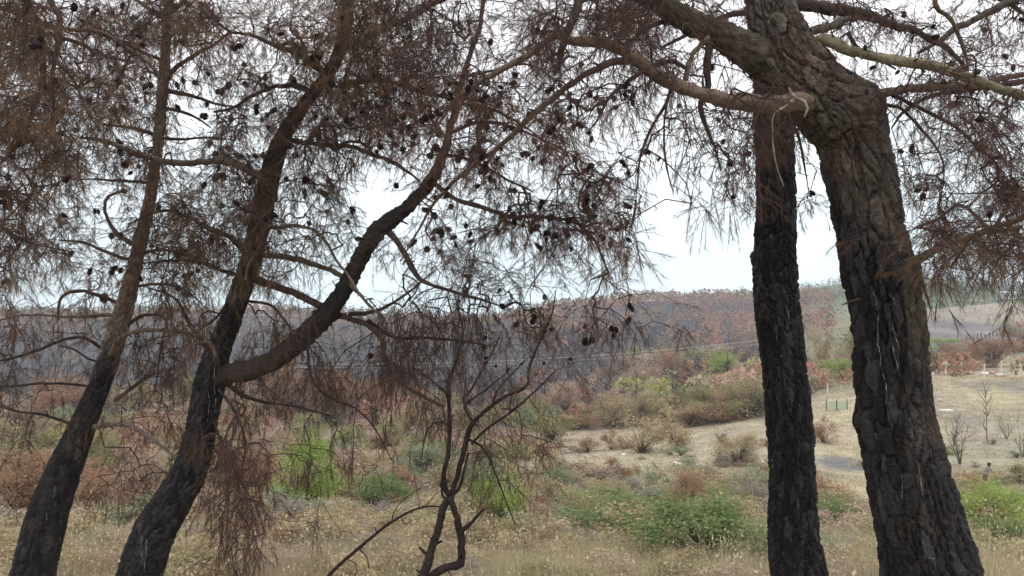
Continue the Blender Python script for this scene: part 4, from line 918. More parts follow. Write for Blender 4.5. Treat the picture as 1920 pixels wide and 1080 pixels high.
# trees along the far edge of the field
def edge_tree(px, py, wpx, hpx, kind, label, v=None):
    return shrub(px, py, wpx, hpx, kind, label, 'coloured trees along the far edge of the field', 'small_tree', 'small tree', v=v, size='near' if wpx > 60 else 'mid', dmin=70)
E_ = edge_tree
E_(1062, 800, 70, 92, 'pink', 'pinkish scorched tree at the left end of the field edge row', 0)
E_(1120, 792, 60, 84, 'pink', 'pinkish brown tree second from the left in the field edge row', 2)
E_(1080, 806, 90, 30, 'rust', 'low rust red thicket under the pinkish trees')
E_(1172, 800, 70, 30, 'rust', 'low rust thicket between the pinkish trees and the round tan one')
E_(1192, 800, 96, 66, 'tan', 'round tan tree at the foot of the red wooded knoll', 1)
E_(1215, 762, 110, 100, 'pink', 'tall rose brown tree on the left of the knoll', 1)
E_(1270, 745, 100, 90, 'rust', 'tall rust brown tree on top of the knoll', 3)
E_(1255, 790, 80, 66, 'green', 'muted green tree low on the knoll')
E_(1320, 775, 90, 70, 'rust', 'reddish tree right of the muted green one')
E_(1372, 745, 96, 86, 'lime', 'yellow green tree left of the slim pine, brightest on the knoll', 2)
E_(1340, 790, 110, 80, 'olive', 'olive tree in front of the yellow green one', 0)
E_(1405, 785, 100, 84, 'olive', 'olive brown tree partly behind the slim pine')
E_(1300, 800, 60, 40, 'rust', 'small red brown tree at the foot of the knoll')
E_(1232, 786, 60, 52, 'darkbrown', 'dark brown tree right of the round tan one')
E_(1540, 690, 60, 78, 'tan', 'tan tree between the two right trunks, tallest there', 1)
E_(1575, 715, 70, 44, 'lime', 'bright yellow green bush above the fence between the two right trunks')
E_(1535, 730, 60, 46, 'pink', 'pinkish bush just above the fence beside the slim pine')
E_(1598, 680, 60, 70, 'olive', 'olive tree touching the left side of the elbowed pine')
E_(1748, 696, 70, 46, 'olive', 'olive bush above the fence, right beside the elbowed pine')
E_(1800, 694, 90, 52, 'rust', 'rust bush above the fence, right of the A shaped brace')
E_(1860, 690, 90, 58, 'rust', 'brown red bush above the fence at the far right')
E_(1915, 660, 60, 60, 'rust', 'reddish tree at the right edge above the fence')
E_(1900, 630, 50, 22, 'green', 'small green bush at the right edge below the white building')
E_(1770, 658, 60, 26, 'lime', 'light green low bush below the grey embankment')
for k, (px, py, w_, h_, kd, tx) in enumerate((
    (1000, 800, 80, 40, 'sage', 'pale green'), (900, 812, 100, 50, 'tan', 'tan'), (1020, 790, 60, 60, 'pink', 'pinkish'), (780, 812, 120, 70, 'tan', 'tan'), (700, 800, 110, 90, 'rust', 'rusty'),
    (620, 800, 100, 110, 'rust', 'rusty'), (520, 800, 110, 130, 'rust', 'rusty'), (440, 800, 100, 110, 'pink', 'pinkish'), (340, 800, 120, 110, 'olive', 'olive'), (240, 805, 110, 90, 'tan', 'tan'), (120, 805, 120, 100, 'rust', 'rusty'), (20, 805, 130, 90, 'pink', 'pinkish'))):
    E_(px, py, w_, h_, kd, tx + ' row tree seen through boughs, ' + ('behind the burnt sapling' if 740 < px < 930 else 'just right of the burnt sapling' if px > 930 else 'right of the forked pine' if px > 500 else 'beside the forked pine trunk' if px > 380 else 'between the two left pines' if px > 200 else 'left of the leaning pine') + (', nearer the frame edge' if px == 20 else ', farther right' if px in (620, 1020) else ', leftmost there' if px in (240, 520, 780) else ''))


fillers = []
for kd, n_, tx in (('rust', 26, 'scorched red brown'), ('pink', 24, 'scorched pinkish'), ('olive', 26, 'olive green'), ('tan', 22, 'dry tan'), ('darkbrown', 8, 'dark brown')):
    for _ in range(n_):
        px = RNG.uniform(1120, 1440) if RNG.random() < 0.62 else RNG.uniform(380, 1440)
        py = RNG.uniform(700, 796) if px > 1160 else RNG.uniform(770, 806)
        sz = RNG.uniform(34, 74); q = hit(px, py, 70); s_ = q[1] / F; a, b = proto(kd, 'mid', int(RNG.integers(2)))
        t_ = thing('small_tree', q - (0, 0, 0.1), 'small ' + tx + ' tree among the coloured trees behind the field', 'small tree', 'trees filling the edge of the wood'); fillers.append((px, py, ('lower ' if py > 750 else 'higher ') + tx + ' tree', t_)); rot = RNG.random() * 6.28
        for nm, me in (('stems', a), ('foliage', b)):
            o = link(nm, me, None, t_); o.scale = (sz * s_, sz * s_, sz * s_ * RNG.uniform(0.75, 1.1)); o.rotation_euler = (0, 0, rot)

# small dry bushes scattered over the slope
ORD = ['first', 'second', 'third', 'fourth', 'fifth', 'sixth', 'seventh', 'eighth', 'ninth', 'tenth', 'eleventh', 'twelfth', 'thirteenth', 'fourteenth', 'fifteenth', 'sixteenth', 'seventeenth', 'eighteenth', 'nineteenth', 'twentieth']
def where(px):
    return ('left of the leaning pine' if px < 75 else 'between the two left pines' if px < 320 else 'between forked pine and sapling' if px < 840 else
            'between sapling and slim pine' if px < 1480 else 'between the two right trunks' if px < 1690 else 'right of the elbowed pine')
def name_by_place(items):
    sets = {}
    for px, py, txt, o in items: sets.setdefault((txt, where(px)), []).append((px, o))
    for (txt, wh), l in sets.items():
        l.sort(key=lambda a: a[0])
        for k, (_, o) in enumerate(l):
            o['label'] = txt + ' ' + wh + ('' if len(l) == 1 else ', leftmost' if k == 0 else ', rightmost' if k == len(l) - 1 else ', ' + (ORD[k] if k < 20 else ORD[k % 20] + ' later') + ' from the left')
scattered = []
cnt_ = 0
for _ in range(600):
    px = RNG.uniform(-60, 1980) if RNG.random() < 0.6 else RNG.uniform(960, 1440); py = RNG.uniform(828, 1000) if RNG.random() < 0.5 else RNG.uniform(930, 1055)
    if cnt_ >= 296: break
    kd = RNG.choice(['tan', 'pink', 'rust', 'grey', 'olive', 'bare', 'sage'], p=[.28, .17, .13, .15, .14, .05, .08]); sc_ = 0.55 + (py - 830) / 230
    w_ = RNG.uniform(26, 74) * sc_ * (1.35 if py > 900 else 1); h_ = w_ * RNG.uniform(0.38, 0.72)
    lab = dict(tan='small tan dry bush scattered on the grassy slope', pink='small pinkish dry bush scattered on the grassy slope', rust='small rust brown scorched bush scattered on the grassy slope',
               grey='small grey dry bush scattered on the grassy slope', olive='small olive bush scattered on the grassy slope', bare='small leafless black bush scattered on the grassy slope', sage='small pale green bush scattered on the grassy slope')[str(kd)]
    q = hit(px, py); h = h_ * q[1] / F; wd = w_ * q[1] / F; a, b = proto(str(kd), 'mid', int(RNG.integers(2)))
    t_ = thing('small_bush', q - (0, 0, 0.03 * h), lab, 'bush', 'small bushes scattered on the slope'); scattered.append((px, py, lab.replace('small ', '', 1).replace(' scattered on the grassy slope', ('' if py > 930 else ' higher up')), t_)); rot = RNG.random() * 6.28
    for nm, me in (('stems', a), ('foliage', b)):
        if me is not None: o = link(nm, me, None, t_); o.scale = (wd, wd, h); o.rotation_euler = (0, 0, rot)
    cnt_ += 1
name_by_place(scattered)
name_by_place(fillers)

mid = []
for _ in range(150):
    px = RNG.uniform(-60, 1040); py = RNG.uniform(806, 930); kd = str(RNG.choice(['olive', 'rust', 'pink', 'tan', 'sage', 'darkbrown'], p=[.24, .24, .2, .16, .08, .08])); w_ = RNG.uniform(50, 110)
    q = hit(px, py); s_ = q[1] / F; a, b = proto(kd, 'mid', int(RNG.integers(2)))
    t_ = thing('scrub_bush', q - (0, 0, .05), '', 'bush', 'scrub seen through the hanging boughs'); rot = RNG.random() * 6.28
    mid.append((px, py, dict(olive='olive', rust='rust brown', pink='pinkish', tan='tan', sage='pale green', darkbrown='dark brown')[kd] + (' nearer' if py > 865 else ' farther') + ' scrub bush', t_))
    for nm, me in (('stems', a), ('foliage', b)):
        o = link(nm, me, None, t_); o.scale = (w_ * s_, w_ * s_, w_ * s_ * RNG.uniform(0.45, 0.8)); o.rotation_euler = (0, 0, rot)
name_by_place(mid)
weeds = []
for _ in range(110):
    px = RNG.uniform(-40, 1960); py = RNG.uniform(1030, 1135)
    kd = str(RNG.choice(['tan', 'grey', 'olive', 'pink', 'bare'], p=[.5, .18, .14, .10, .08])); w_ = RNG.uniform(70, 170); h_ = w_ * RNG.uniform(0.35, 0.6)
    q = hit(px, py); s_ = q[1] / F; a, b = proto(kd, 'mid', int(RNG.integers(2)))
    t_ = thing('dry_weed', q - (0, 0, .03), '', 'weed', 'dry weeds in the tall grass of the near bank'); rot = RNG.random() * 6.28
    weeds.append((px, py, dict(tan='straw coloured', grey='grey', olive='olive green', pink='pinkish', bare='leafless black')[kd] + ' near weed clump', t_))
    for nm, me in (('stems', a), ('foliage', b)):
        if me is not None: o = link(nm, me, None, t_); o.scale = (w_ * s_, w_ * s_, h_ * s_); o.rotation_euler = (0, 0, rot)
name_by_place(weeds)

# ------------------------------------------------------------------ woods on the far side of the valley
def forest_points(dmin, dmax, px0, px1, dens):
    area = 0.5 * (dmax ** 2 - dmin ** 2) * (px1 - px0) / F; n = int(area * dens)
    d = np.sqrt(RNG.uniform(dmin ** 2, dmax ** 2, n)); px = RNG.uniform(px0, px1, n); x = (px - 960) / F * d
    return x, d, px
def far_single(kind, v):
    """one mesh per far tree: trunk, limbs and crown"""
    k = ('single', kind, v)
    if k in _protos: return _protos[k]
    (a, b) = proto(kind, 'far', v) if kind != 'burnt' else (None, None)
    if kind == 'burnt':
        g = np.random.default_rng(900 + v); A, B_, ra, rb = [], [], [], []
        lean = g.normal(size=2) * 0.04; z = np.linspace(-0.05, 1, 5); c = np.stack([lean[0] * z + g.normal(size=5) * .008, lean[1] * z, z], -1)
        for j in range(4): A.append(c[j]); B_.append(c[j + 1]); ra.append(0.013 * (1 - j / 4.6)); rb.append(0.013 * (1 - (j + 1) / 4.6))
        for _ in range(26):
            s = g.uniform(0.25, 0.97); p0 = np.array((lean[0] * s, lean[1] * s, s)); an = g.random() * 6.28; ln = (1.12 - s) * g.uniform(0.14, 0.36)
            p1 = p0 + np.array((math.cos(an) * ln, math.sin(an) * ln, ln * g.uniform(0.1, 0.7))); A.append(p0); B_.append(p1); ra.append(0.007); rb.append(0.003)
            for _ in range(3):
                p2 = p0 + (p1 - p0) * g.uniform(.4, 1) ; p3 = p2 + g.normal(size=3) * ln * 0.4; p3[2] += ln * .2; A.append(p2); B_.append(p3); ra.append(0.004); rb.append(0.002)
        sv, sf = edges_tubes(np.array(A), np.array(B_), np.array(ra), np.array(rb), 3)
        me = make_mesh('charred_tree', sv, sf, np.tile((0.05, 0.045, 0.045), (len(sv), 1))); me.materials.append(M['twig'])
        _protos[k] = me; return me
def joined(name, parts, m, label=None):
    V, Q_, C_ = [], [], []; off = 0
    for v, f, c in parts: V.append(v); Q_.append(f + off); C_.append(c); off += len(v)
    o = link(name, make_mesh(name, np.vstack(V), np.vstack(Q_), np.vstack(C_)), m, kind='stuff')
    if label: o['label'] = label
    return o

# charred leafless trees: the nearest 300 as things, the rest as one wood
x, d, px = forest_points(128, 330, -250, 1500, 0.020)
keep = ~((px > 1340) & (d > 290)); x, d, px = x[keep], d[keep], px[keep]
order = np.argsort(d); x, d, px = x[order], d[order], px[order]; gz = ground(x, d)
inview = (px > 0) & (px < 1440); first = np.nonzero(inview)[0][:290]; firstset = set(first.tolist())
for k in first:
    me = far_single('burnt', int(RNG.integers(5)))
    o = thing('charred_tree', (x[k], d[k], gz[k]), 'leafless charred tree in the blackened wood across the valley', 'charred tree', 'charred trees of the blackened wood', data=me)
    h = RNG.uniform(6, 10); o.scale = (h, h, h); o.rotation_euler = (0, 0, RNG.random() * 6.28)
def read(me):
    v = np.empty(len(me.vertices) * 3, np.float32); me.vertices.foreach_get('co', v); v = v.reshape(-1, 3)
    n = me.polygons[0].loop_total; f = np.empty(len(me.loops), np.int32); me.loops.foreach_get('vertex_index', f)
    c = np.empty(len(v) * 4, np.float32); me.color_attributes['Col'].data.foreach_get('color', c)
    return v, f.reshape(-1, n), c.reshape(-1, 4)[:, :3]
bsrc = [read(far_single('burnt', v)) for v in range(5)]
bsrc = [(v, f[:75], c) for v, f, c in bsrc]
parts = []
rest = [k for k in range(len(x)) if k not in firstset]
RNG.shuffle(rest)
for k in rest[:1500]:
    v, f, c = bsrc[RNG.integers(5)]; v = v[:150]; c = c[:150]; f = f[(f < 150).all(1)]
    h = RNG.uniform(6, 10); a = RNG.random() * 6.28; ca, sa = math.cos(a) * h, math.sin(a) * h
    vv = np.stack([v[:, 0] * ca - v[:, 1] * sa + x[k], v[:, 0] * sa + v[:, 1] * ca + d[k], v[:, 2] * h + gz[k]], -1)
    parts.append((vv, f, c * RNG.uniform(0.8, 1.6)))
joined('charred_wood', parts, M['twig'], 'blackened wood of charred leafless trees across the valley')

def crown_cloud(name, x, d, cfun, h0, h1, nleaf, label, m=None, conic=0.4):
    """thousands of small far crowns, each made of leaf clumps, joined as one wood"""
    n = len(x); gz = ground(x, d); h = RNG.uniform(h0, h1, n); wd = h * RNG.uniform(0.75, 1.25, n)
    u = RNG.random((n, nleaf)); ph = RNG.random((n, nleaf)) * 6.28; con = (RNG.random(n) < conic)[:, None]
    rad = np.where(con, (1.02 - u) * 0.5, 0.5 * np.sqrt(np.clip(1 - (1.7 * u - 0.75) ** 2, 0.02, 1))) * RNG.random((n, nleaf)) ** 0.35
    zc = (0.18 + 0.82 * u) * h[:, None]
    C = np.stack([x[:, None] + rad * np.cos(ph) * wd[:, None], d[:, None] + rad * np.sin(ph) * wd[:, None], gz[:, None] + zc], -1).reshape(-1, 3)
    m_ = len(C); a = RNG.normal(size=(m_, 3)); a[:, 2] += 0.5; a /= np.linalg.norm(a, axis=1)[:, None]; b = np.cross(a, RNG.normal(size=(m_, 3))); b /= np.linalg.norm(b, axis=1)[:, None]
    s = (np.repeat(h, nleaf) * 0.085 * RNG.uniform(0.6, 1.4, m_))[:, None]
    V = np.stack([C - a * s, C + b * s * 0.7, C + a * s, C - b * s * 0.7], 1).reshape(-1, 3)
    col = cfun(x, d); col = np.repeat(col, nleaf, 0) * RNG.uniform(0.8, 1.2, (m_, 1))
    o = link(name, make_mesh(name, V, np.arange(4 * m_).reshape(-1, 4), np.repeat(np.clip(col, .01, .6), 4, 0)), m or M['leaf'], kind='stuff'); o['label'] = label
    return o
def mixcol(x, d, table, scale):
    V = np.stack([x, d, 0 * x], -1); n = len(x); c = np.zeros((n, 3)); t = wob(V, scale, 3) * 0.5 + 0.5 + RNG.normal(size=n) * 0.13
    edges = np.linspace(0.15, 0.85, len(table) - 1) if len(table) > 1 else []
    idx = np.searchsorted(edges, t); return np.array(table)[np.clip(idx, 0, len(table) - 1)] * RNG.uniform(0.8, 1.2, (n, 1))
PINK = (0.42, 0.245, 0.19); BRN = (0.30, 0.20, 0.14); GRYB = (0.13, 0.115, 0.12); OLI = (0.19, 0.185, 0.10); GRN = (0.11, 0.16, 0.08); RUS = (0.38, 0.205, 0.135)
x, d, px = forest_points(300, 640, -150, 1560, 0.021)
keep = (px > 1000) | (d > 380); x, d, px = x[keep], d[keep], px[keep]
def ridgecol(x, d):
    c = mixcol(x, d, [(0.13, 0.11, 0.115), BRN, RUS, PINK, RUS, PINK, OLI, RUS], 48); px_ = 960 + F * x / d
    g_ = (RNG.random(len(x)) < np.where(d > 575, 0.55, 0.06) + np.where(px_ < 1000, 0.12, 0))[:, None]
    gr = (RNG.random(len(x)) < np.where(px_ < 950, 0.55, 0.12) * (d < 560))[:, None]
    c = np.where(gr, np.array(GRYB) * RNG.uniform(.8, 1.2, (len(x), 1)), c)
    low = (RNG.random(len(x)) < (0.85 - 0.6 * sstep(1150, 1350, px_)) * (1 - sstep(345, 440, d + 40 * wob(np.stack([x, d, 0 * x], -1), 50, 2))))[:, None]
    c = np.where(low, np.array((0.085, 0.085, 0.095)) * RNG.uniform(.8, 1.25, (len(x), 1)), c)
    return np.where(g_ & ~low, np.array(OLI) * RNG.uniform(.7, 1.2, (len(x), 1)), c)
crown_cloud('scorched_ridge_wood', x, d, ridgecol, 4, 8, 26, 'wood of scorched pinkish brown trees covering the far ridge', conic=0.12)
x, d, px = forest_points(555, 640, -150, 1560, 0.020)
crown_cloud('ridge_top_wood', x, d, ridgecol, 5, 10, 24, 'closed row of mixed pines along the top of the far ridge', conic=0.45)
x, d, px = forest_points(118, 215, 1175, 1445, 0.024)
crown_cloud('knoll_wood', x, d, lambda x, d: mixcol(x, d, [(0.46, 0.47, 0.18), (0.52, 0.43, 0.27), (0.48, 0.28, 0.19), (0.50, 0.33, 0.26), (0.50, 0.31, 0.20), (0.42, 0.42, 0.20)], 16), 3.0, 7.5, 90, 'rust, rose and olive crowns packed together on the knoll left of the slim pine', conic=.15)
x, d, px = forest_points(112, 310, -250, 1480, 0.0042)
keep = (RNG.random(len(x)) < np.where(d < 150, 1, 0.5)); x, d = x[keep], d[keep]
crown_cloud('scattered_scorched_trees', x, d, lambda x, d: np.where((d > 165)[:, None], mixcol(x, d, [GRYB, GRYB, BRN, GRYB, RUS, GRYB], 30), mixcol(x, d, [OLI, BRN, RUS, PINK, GRYB], 25)), 3, 6.0, 90, 'mixed scorched trees dotted through the blackened wood', conic=.25)
x, d, px = forest_points(430, 1050, 1480, 2000, 0.008)
crown_cloud('green_hill_wood', x, d, lambda x, d: mixcol(x, d, [GRN, GRN, OLI, GRYB, GRN], 90), 5, 9, 16, 'green wood on the distant hill between the right trunks')
x, d, px = forest_points(105, 215, 1490, 2050, 0.030)
keep = ~((px > 1740) & (d > 150)); x, d = x[keep], d[keep]
crown_cloud('hillside_scrub', x, d, lambda x, d: mixcol(x, d, [OLI, RUS, BRN, PINK, (0.20, 0.24, 0.08)], 22), 1.5, 3.6, 60, 'reddish and olive scrub on the hillside above the fence', conic=.05)
x, d, px = forest_points(215, 420, 1480, 2050, 0.014); k = (px < 1735) | (RNG.random(len(px)) < 0.45); x, d = x[k], d[k]
crown_cloud('embankment_scrub', x, d, lambda x, d: mixcol(x, d, [GRYB, BRN, PINK, (0.25, 0.22, 0.17), OLI], 40), 0.8, 3.0, 26, 'low grey brown scrub on the embankment below the white building', conic=0)
x, d, px = forest_points(255, 330, 1240, 1420, 0.02)
crown_cloud('yellow_green_scrub', x, d, lambda x, d: mixcol(x, d, [(0.24, 0.25, 0.09), (0.28, 0.20, 0.12)], 40), 3, 6, 30, 'strip of yellow green scrub below the scorched ridge', conic=0)

# ------------------------------------------------------------------ dry grass
def grass(name, dmin, dmax, px0, px1, dens, hmin, hmax, wd, label, heads=0.0, sparse=0.0):
    x, d, px = forest_points(dmin, dmax, px0, px1, dens)
    if heads: k = RNG.random(len(x)) < 1 - 0.9 * sstep(16, 27, d + 2.5 * wob(np.stack([x, d, 0 * x], -1), 2.5, 2)); x, d = x[k], d[k]
    V0 = np.stack([x, d, 0 * x], -1)
    if sparse: k = wob(V0, 2.2, 3) + RNG.normal(size=len(x)) * 0.2 > sparse; x, d, V0 = x[k], d[k], V0[k]
    x = x + RNG.normal(size=len(x)) * 0.02; z = ground(x, d) - 0.02; n = len(x)
    clump = wob(V0, 0.45, 2); hgt = RNG.uniform(hmin, hmax, n) * (1 + 0.30 * wob(V0, 1.3, 2) + 0.30 * clump); dr = RNG.normal(size=(n, 3)) * 0.28; dr[:, 2] = 1
    base = np.stack([x, d, z], -1)
    t1 = wob(V0, 3.0, 3)[:, None]; c = np.array((0.47, 0.405, 0.26)) + (np.array((0.36, 0.30, 0.21)) - np.array((0.47, 0.405, 0.26))) * sstep(-0.3, 0.6, t1)
    c = c + (np.array((0.20, 0.23, 0.10)) - c) * sstep(0.25, 0.8, wob(V0 + 40, 4.0, 2))[:, None] * 0.4
    c = c + (np.array((0.30, 0.19, 0.12)) - c) * sstep(0.3, 0.8, wob(V0 + 80, 3.0, 2))[:, None] * 0.5
    c = c * RNG.uniform(0.65, 1.3, (n, 1))
    V, T_, C = blades(base, dr, hgt, np.full(n, wd) * RNG.uniform(.6, 1.3, n), c)
    if heads:
        k = RNG.random(n) < heads * sstep(-0.1, 0.7, clump + 0.5 * wob(V0 + 11, 2.5, 2)); tip = V.reshape(-1, 3, 3)[k, 2]; m_ = len(tip)
        a = RNG.normal(size=(m_, 3)) * 0.5; a[:, 2] += 1; a /= np.linalg.norm(a, axis=1)[:, None]; b = np.cross(a, RNG.normal(size=(m_, 3))); b /= np.linalg.norm(b, axis=1)[:, None]
        s = RNG.uniform(0.012, 0.032, (m_, 1)); Hh = np.stack([tip - a * s, tip + b * s * .45, tip + a * s, tip - a * s, tip + a * s, tip - b * s * .45], 1).reshape(-1, 3)
        T_ = np.vstack([T_, np.arange(6 * m_).reshape(-1, 3) + len(V)]); V = np.vstack([V, Hh])
        C = np.vstack([C, np.repeat(np.array((0.56, 0.49, 0.32)) * RNG.uniform(0.75, 1.2, (m_, 1)), 6, 0)])
    o = link(name, make_mesh(name, V, T_, np.clip(C, .01, .75)), M['grass'], kind='stuff'); o['label'] = label
grass('tall_dry_grass', 6, 28, -60, 1980, 620, 0.22, 0.62, 0.009, 'tall straw coloured grass with seed heads on the near bank', heads=0.30)
grass('tall_stalks', 6, 21, -60, 1980, 34, 0.45, 1.1, 0.008, 'tall dry stalks with pale flower heads standing above the near grass', heads=1.6)
grass('dry_grass', 25, 62, -100, 2020, 52, 0.15, 0.42, 0.03, 'dry grass thinly covering the slope', heads=0.0, sparse=-0.25)
grass('distant_dry_grass', 62, 118, 850, 1980, 14, 0.15, 0.35, 0.06, 'dry grass of the far field', heads=0.0, sparse=-0.1)

# ------------------------------------------------------------------ rocks, fence, poles, people, buildings
def rock_mesh(seed, nm='rock'):
    g = np.random.default_rng(seed); import bmesh
    bm = bmesh.new(); bmesh.ops.create_icosphere(bm, subdivisions=3, radius=0.5); me = bpy.data.meshes.new(nm)
    pl = g.normal(size=(9, 3)); pl /= np.linalg.norm(pl, axis=1)[:, None]; dd = g.uniform(0.28, 0.42, 9)
    for v in bm.verts:
        p = np.array(v.co)
        for q, h in zip(pl, dd):
            e = p @ q - h
            if e > 0: p = p - q * e * 0.92
        v.co = p + wob(p[None] + seed, 0.18, 2)[0] * 0.02
    bm.to_mesh(me); bm.free(); return me
RK = [rock_mesh(s) for s in range(5)]
def rock(px, py, wpx, hpx, m, label, name='rock', cat='rock', group=None, v=0):
    q = hit(px, py); d = q[1]; me = RK[v].copy(); me.materials.append(m)
    o = thing(name, q + (0, 0, hpx * d / F * 0.3), label, cat, group, data=me); wd = wpx * d / F * 1.15
    o.scale = (wd, wd * 0.8, hpx * d / F * 1.3); o.rotation_euler = (0, 0, RNG.random() * 6.28)
rock(1092, 893, 34, 20, M['rock'], 'pale rock above the small pale green tree', v=1)
rock(1106, 898, 18, 10, M['rock'], 'smaller pale rock right beside the pale rock above the small green tree', v=2)
rock(1016, 948, 34, 18, M['rock'], 'broad grey tan rock left of the bare black stems', v=3)
rock(1034, 960, 30, 22, M['rock'], 'rough grey rock just below the broad grey tan rock', v=0)
rock(1268, 872, 16, 7, M['white'], 'bright white lump lying in the open field left of the slim pine', 'white_lump', 'white lump', v=1)
rock(1168, 854, 11, 4, M['white'], 'small white scrap on the slope below the red rubble', 'white_scrap', 'scrap', v=2)
rock(1150, 833, 16, 6, M['redrock'], 'red rubble piece left of the low red bush', 'rubble', 'rubble', 'red rubble', v=3)
rock(1182, 836, 16, 7, M['redrock'], 'red rubble piece right of the low red bush', 'rubble', 'rubble', 'red rubble', v=4)
rock(1320, 903, 14, 8, M['rock'], 'small pale stone beside the faint grey bush', v=1)
rock(1322, 934, 16, 9, M['rock'], 'pale stone above the largest green bush', v=3)
rock(1372, 780, 14, 6, M['white'], 'white scrap under the olive tree at the far field edge', 'white_scrap', 'scrap', v=1)
rock(1278, 776, 18, 8, M['rock'], 'whitish rock at the foot of the wooded knoll', v=2)
rock(1060, 935, 8, 5, M['white'], 'tiny white scrap left of the little dark bare bush', 'white_scrap', 'scrap', v=3)
rock(1700 + 62, 752, 12, 7, M['rock'], 'stone at the right side of the elbowed pine in the pale field', v=2)
for k, (px, py, w_, m_, tx) in enumerate(((1790, 704, 18, 'rock', 'pale debris heap just right of the A shaped brace'), (1806, 703, 14, 'redrock', 'pinkish debris heap at the middle fence post'), (1818, 703, 16, 'rock', 'grey debris heap right of the pinkish one'), (1846, 704, 14, 'white', 'white debris by the fourth fence post'), (1862, 702, 14, 'redrock', 'reddish debris between two fence posts at the right'), (1875, 707, 20, 'rock', 'flat grey debris under the fence at the right'))):
    rock(px, py, w_, 8, M[m_], tx, 'debris_heap', 'debris', 'debris along the fence', v=k % 5)

def bar(a, b, r, sides=8, r2=None):
    p = np.array([a, (np.array(a) + b) / 2, b], float); V, Qd, D, _ = tube(p, np.array([r, r, r2 or r]), sides); n = len(V.reshape(-1, 3))
    V = V.reshape(-1, 3); f = [Qd]
    cap = np.array([[0, j + 1, j] for j in range(1, sides - 1)] + [[n - sides, n - sides + j, n - sides + j + 1] for j in range(1, sides - 1)])
    return V, [Qd, cap]
def box(cx, cy, cz, sx, sy, sz, bev=0.0):
    v = np.array([(cx + a * sx / 2, cy + b * sy / 2, cz + c * sz / 2) for a in (-1, 1) for b in (-1, 1) for c in (-1, 1)])
    f = np.array([(0, 1, 3, 2), (4, 6, 7, 5), (0, 4, 5, 1), (2, 3, 7, 6), (0, 2, 6, 4), (1, 5, 7, 3)])
    return v, f
def fence(posts, label, wires=(0.45, 0.85), brace=None, r=0.085, hh=30, base_rail=True):
    pts = [hit(px, py, 60) for px, py, _ in posts]; o0 = pts[0]
    t_ = thing('wire_fence', o0, label, 'fence')
    tops = []
    for (px, py, hp), q in zip(posts, pts):
        h = hp * q[1] / F; lean = RNG.normal(size=2) * 0.04
        V, f = bar(q - o0 - (0, 0, 0.3), q - o0 + (lean[0] * h, lean[1] * h, h), r * 1.15, 8, r * 0.9)
        o = link('post', make_mesh('post', V, f), M['wood'], t_); tops.append((q, h))
    for k in range(len(tops) - 1):
        (a, ha), (b, hb) = tops[k], tops[k + 1]
        for u in wires:
            V, f = bar(a - o0 + (0, -r, ha * u), b - o0 + (0, -r, hb * u), 0.012, 4); link('wire', make_mesh('wire', V, f), M['wire'], t_)
    if brace is not None:
        q, h = tops[brace]
        for s in (-1, 1):
            e = q + (s * h * 1.05, 0.1, 0); e[2] = float(ground(e[0], e[1]))
            V, f = bar(e - o0 - (0, 0, 0.1), q - o0 + (0, -0.02 * s, h * 0.95), r * 0.9, 8); link('brace', make_mesh('brace', V, f), M['wood'], t_)
    return t_
fence([(1524, 742, 17), (1552, 738, 19), (1577, 734, 19), (1606, 730, 22)], 'pale post and wire fence between the two right trunks')
fence([(1712, 712, 26), (1741, 709, 26), (1773, 707, 30), (1804, 706, 26), (1845, 706, 24), (1878, 707, 30), (1911, 708, 26), (1950, 708, 26)], 'pale post and wire fence with an A shaped brace across the field at the right', brace=2)
# row of short posts on the embankment
pts = [(1790 + 7.2 * k, 643 - 1.15 * k, 9 + 3 * math.sin(k * 2.1)) for k in range(13)]
t0 = None
for k, (px, py, hp) in enumerate(pts):
    q = hit(px, py, 120)
    if t0 is None: t0 = thing('stake_row', q, 'row of short dark stakes on the pale bank below the grey embankment', 'stakes'); o0 = q
    V, f = bar(q - o0 - (0, 0, .2), q - o0 + (RNG.normal() * .1, 0, hp * q[1] / F), 0.11, 6); link('stake', make_mesh('stake', V, f), M['char'], t0)
# green panels left standing in the field
q = hit(1570, 770, 45); s = q[1] / F; t0 = thing('panel', q, 'pale green low panel with thin dark posts between the two right trunks', 'panel')
for k, dx in enumerate((-11, 8)):
    V, f = box(dx * s, 0, 9 * s, 18 * s, 0.06, 15 * s); link('board', make_mesh('board', V, f), M['panel'], t0)
for dx in (-21, -1.4, 18):
    V, f = bar((dx * s, -.05, -0.1), (dx * s, -.05, 20 * s), 0.045, 6); link('post', make_mesh('post', V, f), M['char'], t0)
# crate with a white lid
q = hit(1774, 784, 40); s = q[1] / F; t0 = thing('crate', q, 'grey crate with a white lid in the field just right of the elbowed pine', 'crate')
V, f = box(0, 0, 5 * s, 20 * s, 0.7, 12 * s); link('body', make_mesh('body', V, f), M['rock'], t0)
V, f = box(0, 0, 12.6 * s, 22 * s, 0.85, 3 * s); link('lid', make_mesh('lid', V, f), M['white'], t0)
# long pale stick in the field
q = hit(1238, 886); e = hit(1222, 868); t0 = thing('fallen_stick', q, 'dark fallen stick lying in the field left of the white lump', 'stick')
V, f = bar((0, 0, 0.08), e - q + (0, 0, 0.1), 0.05, 6, 0.025); link('stem', make_mesh('stem', V, f), M['char'], t0)

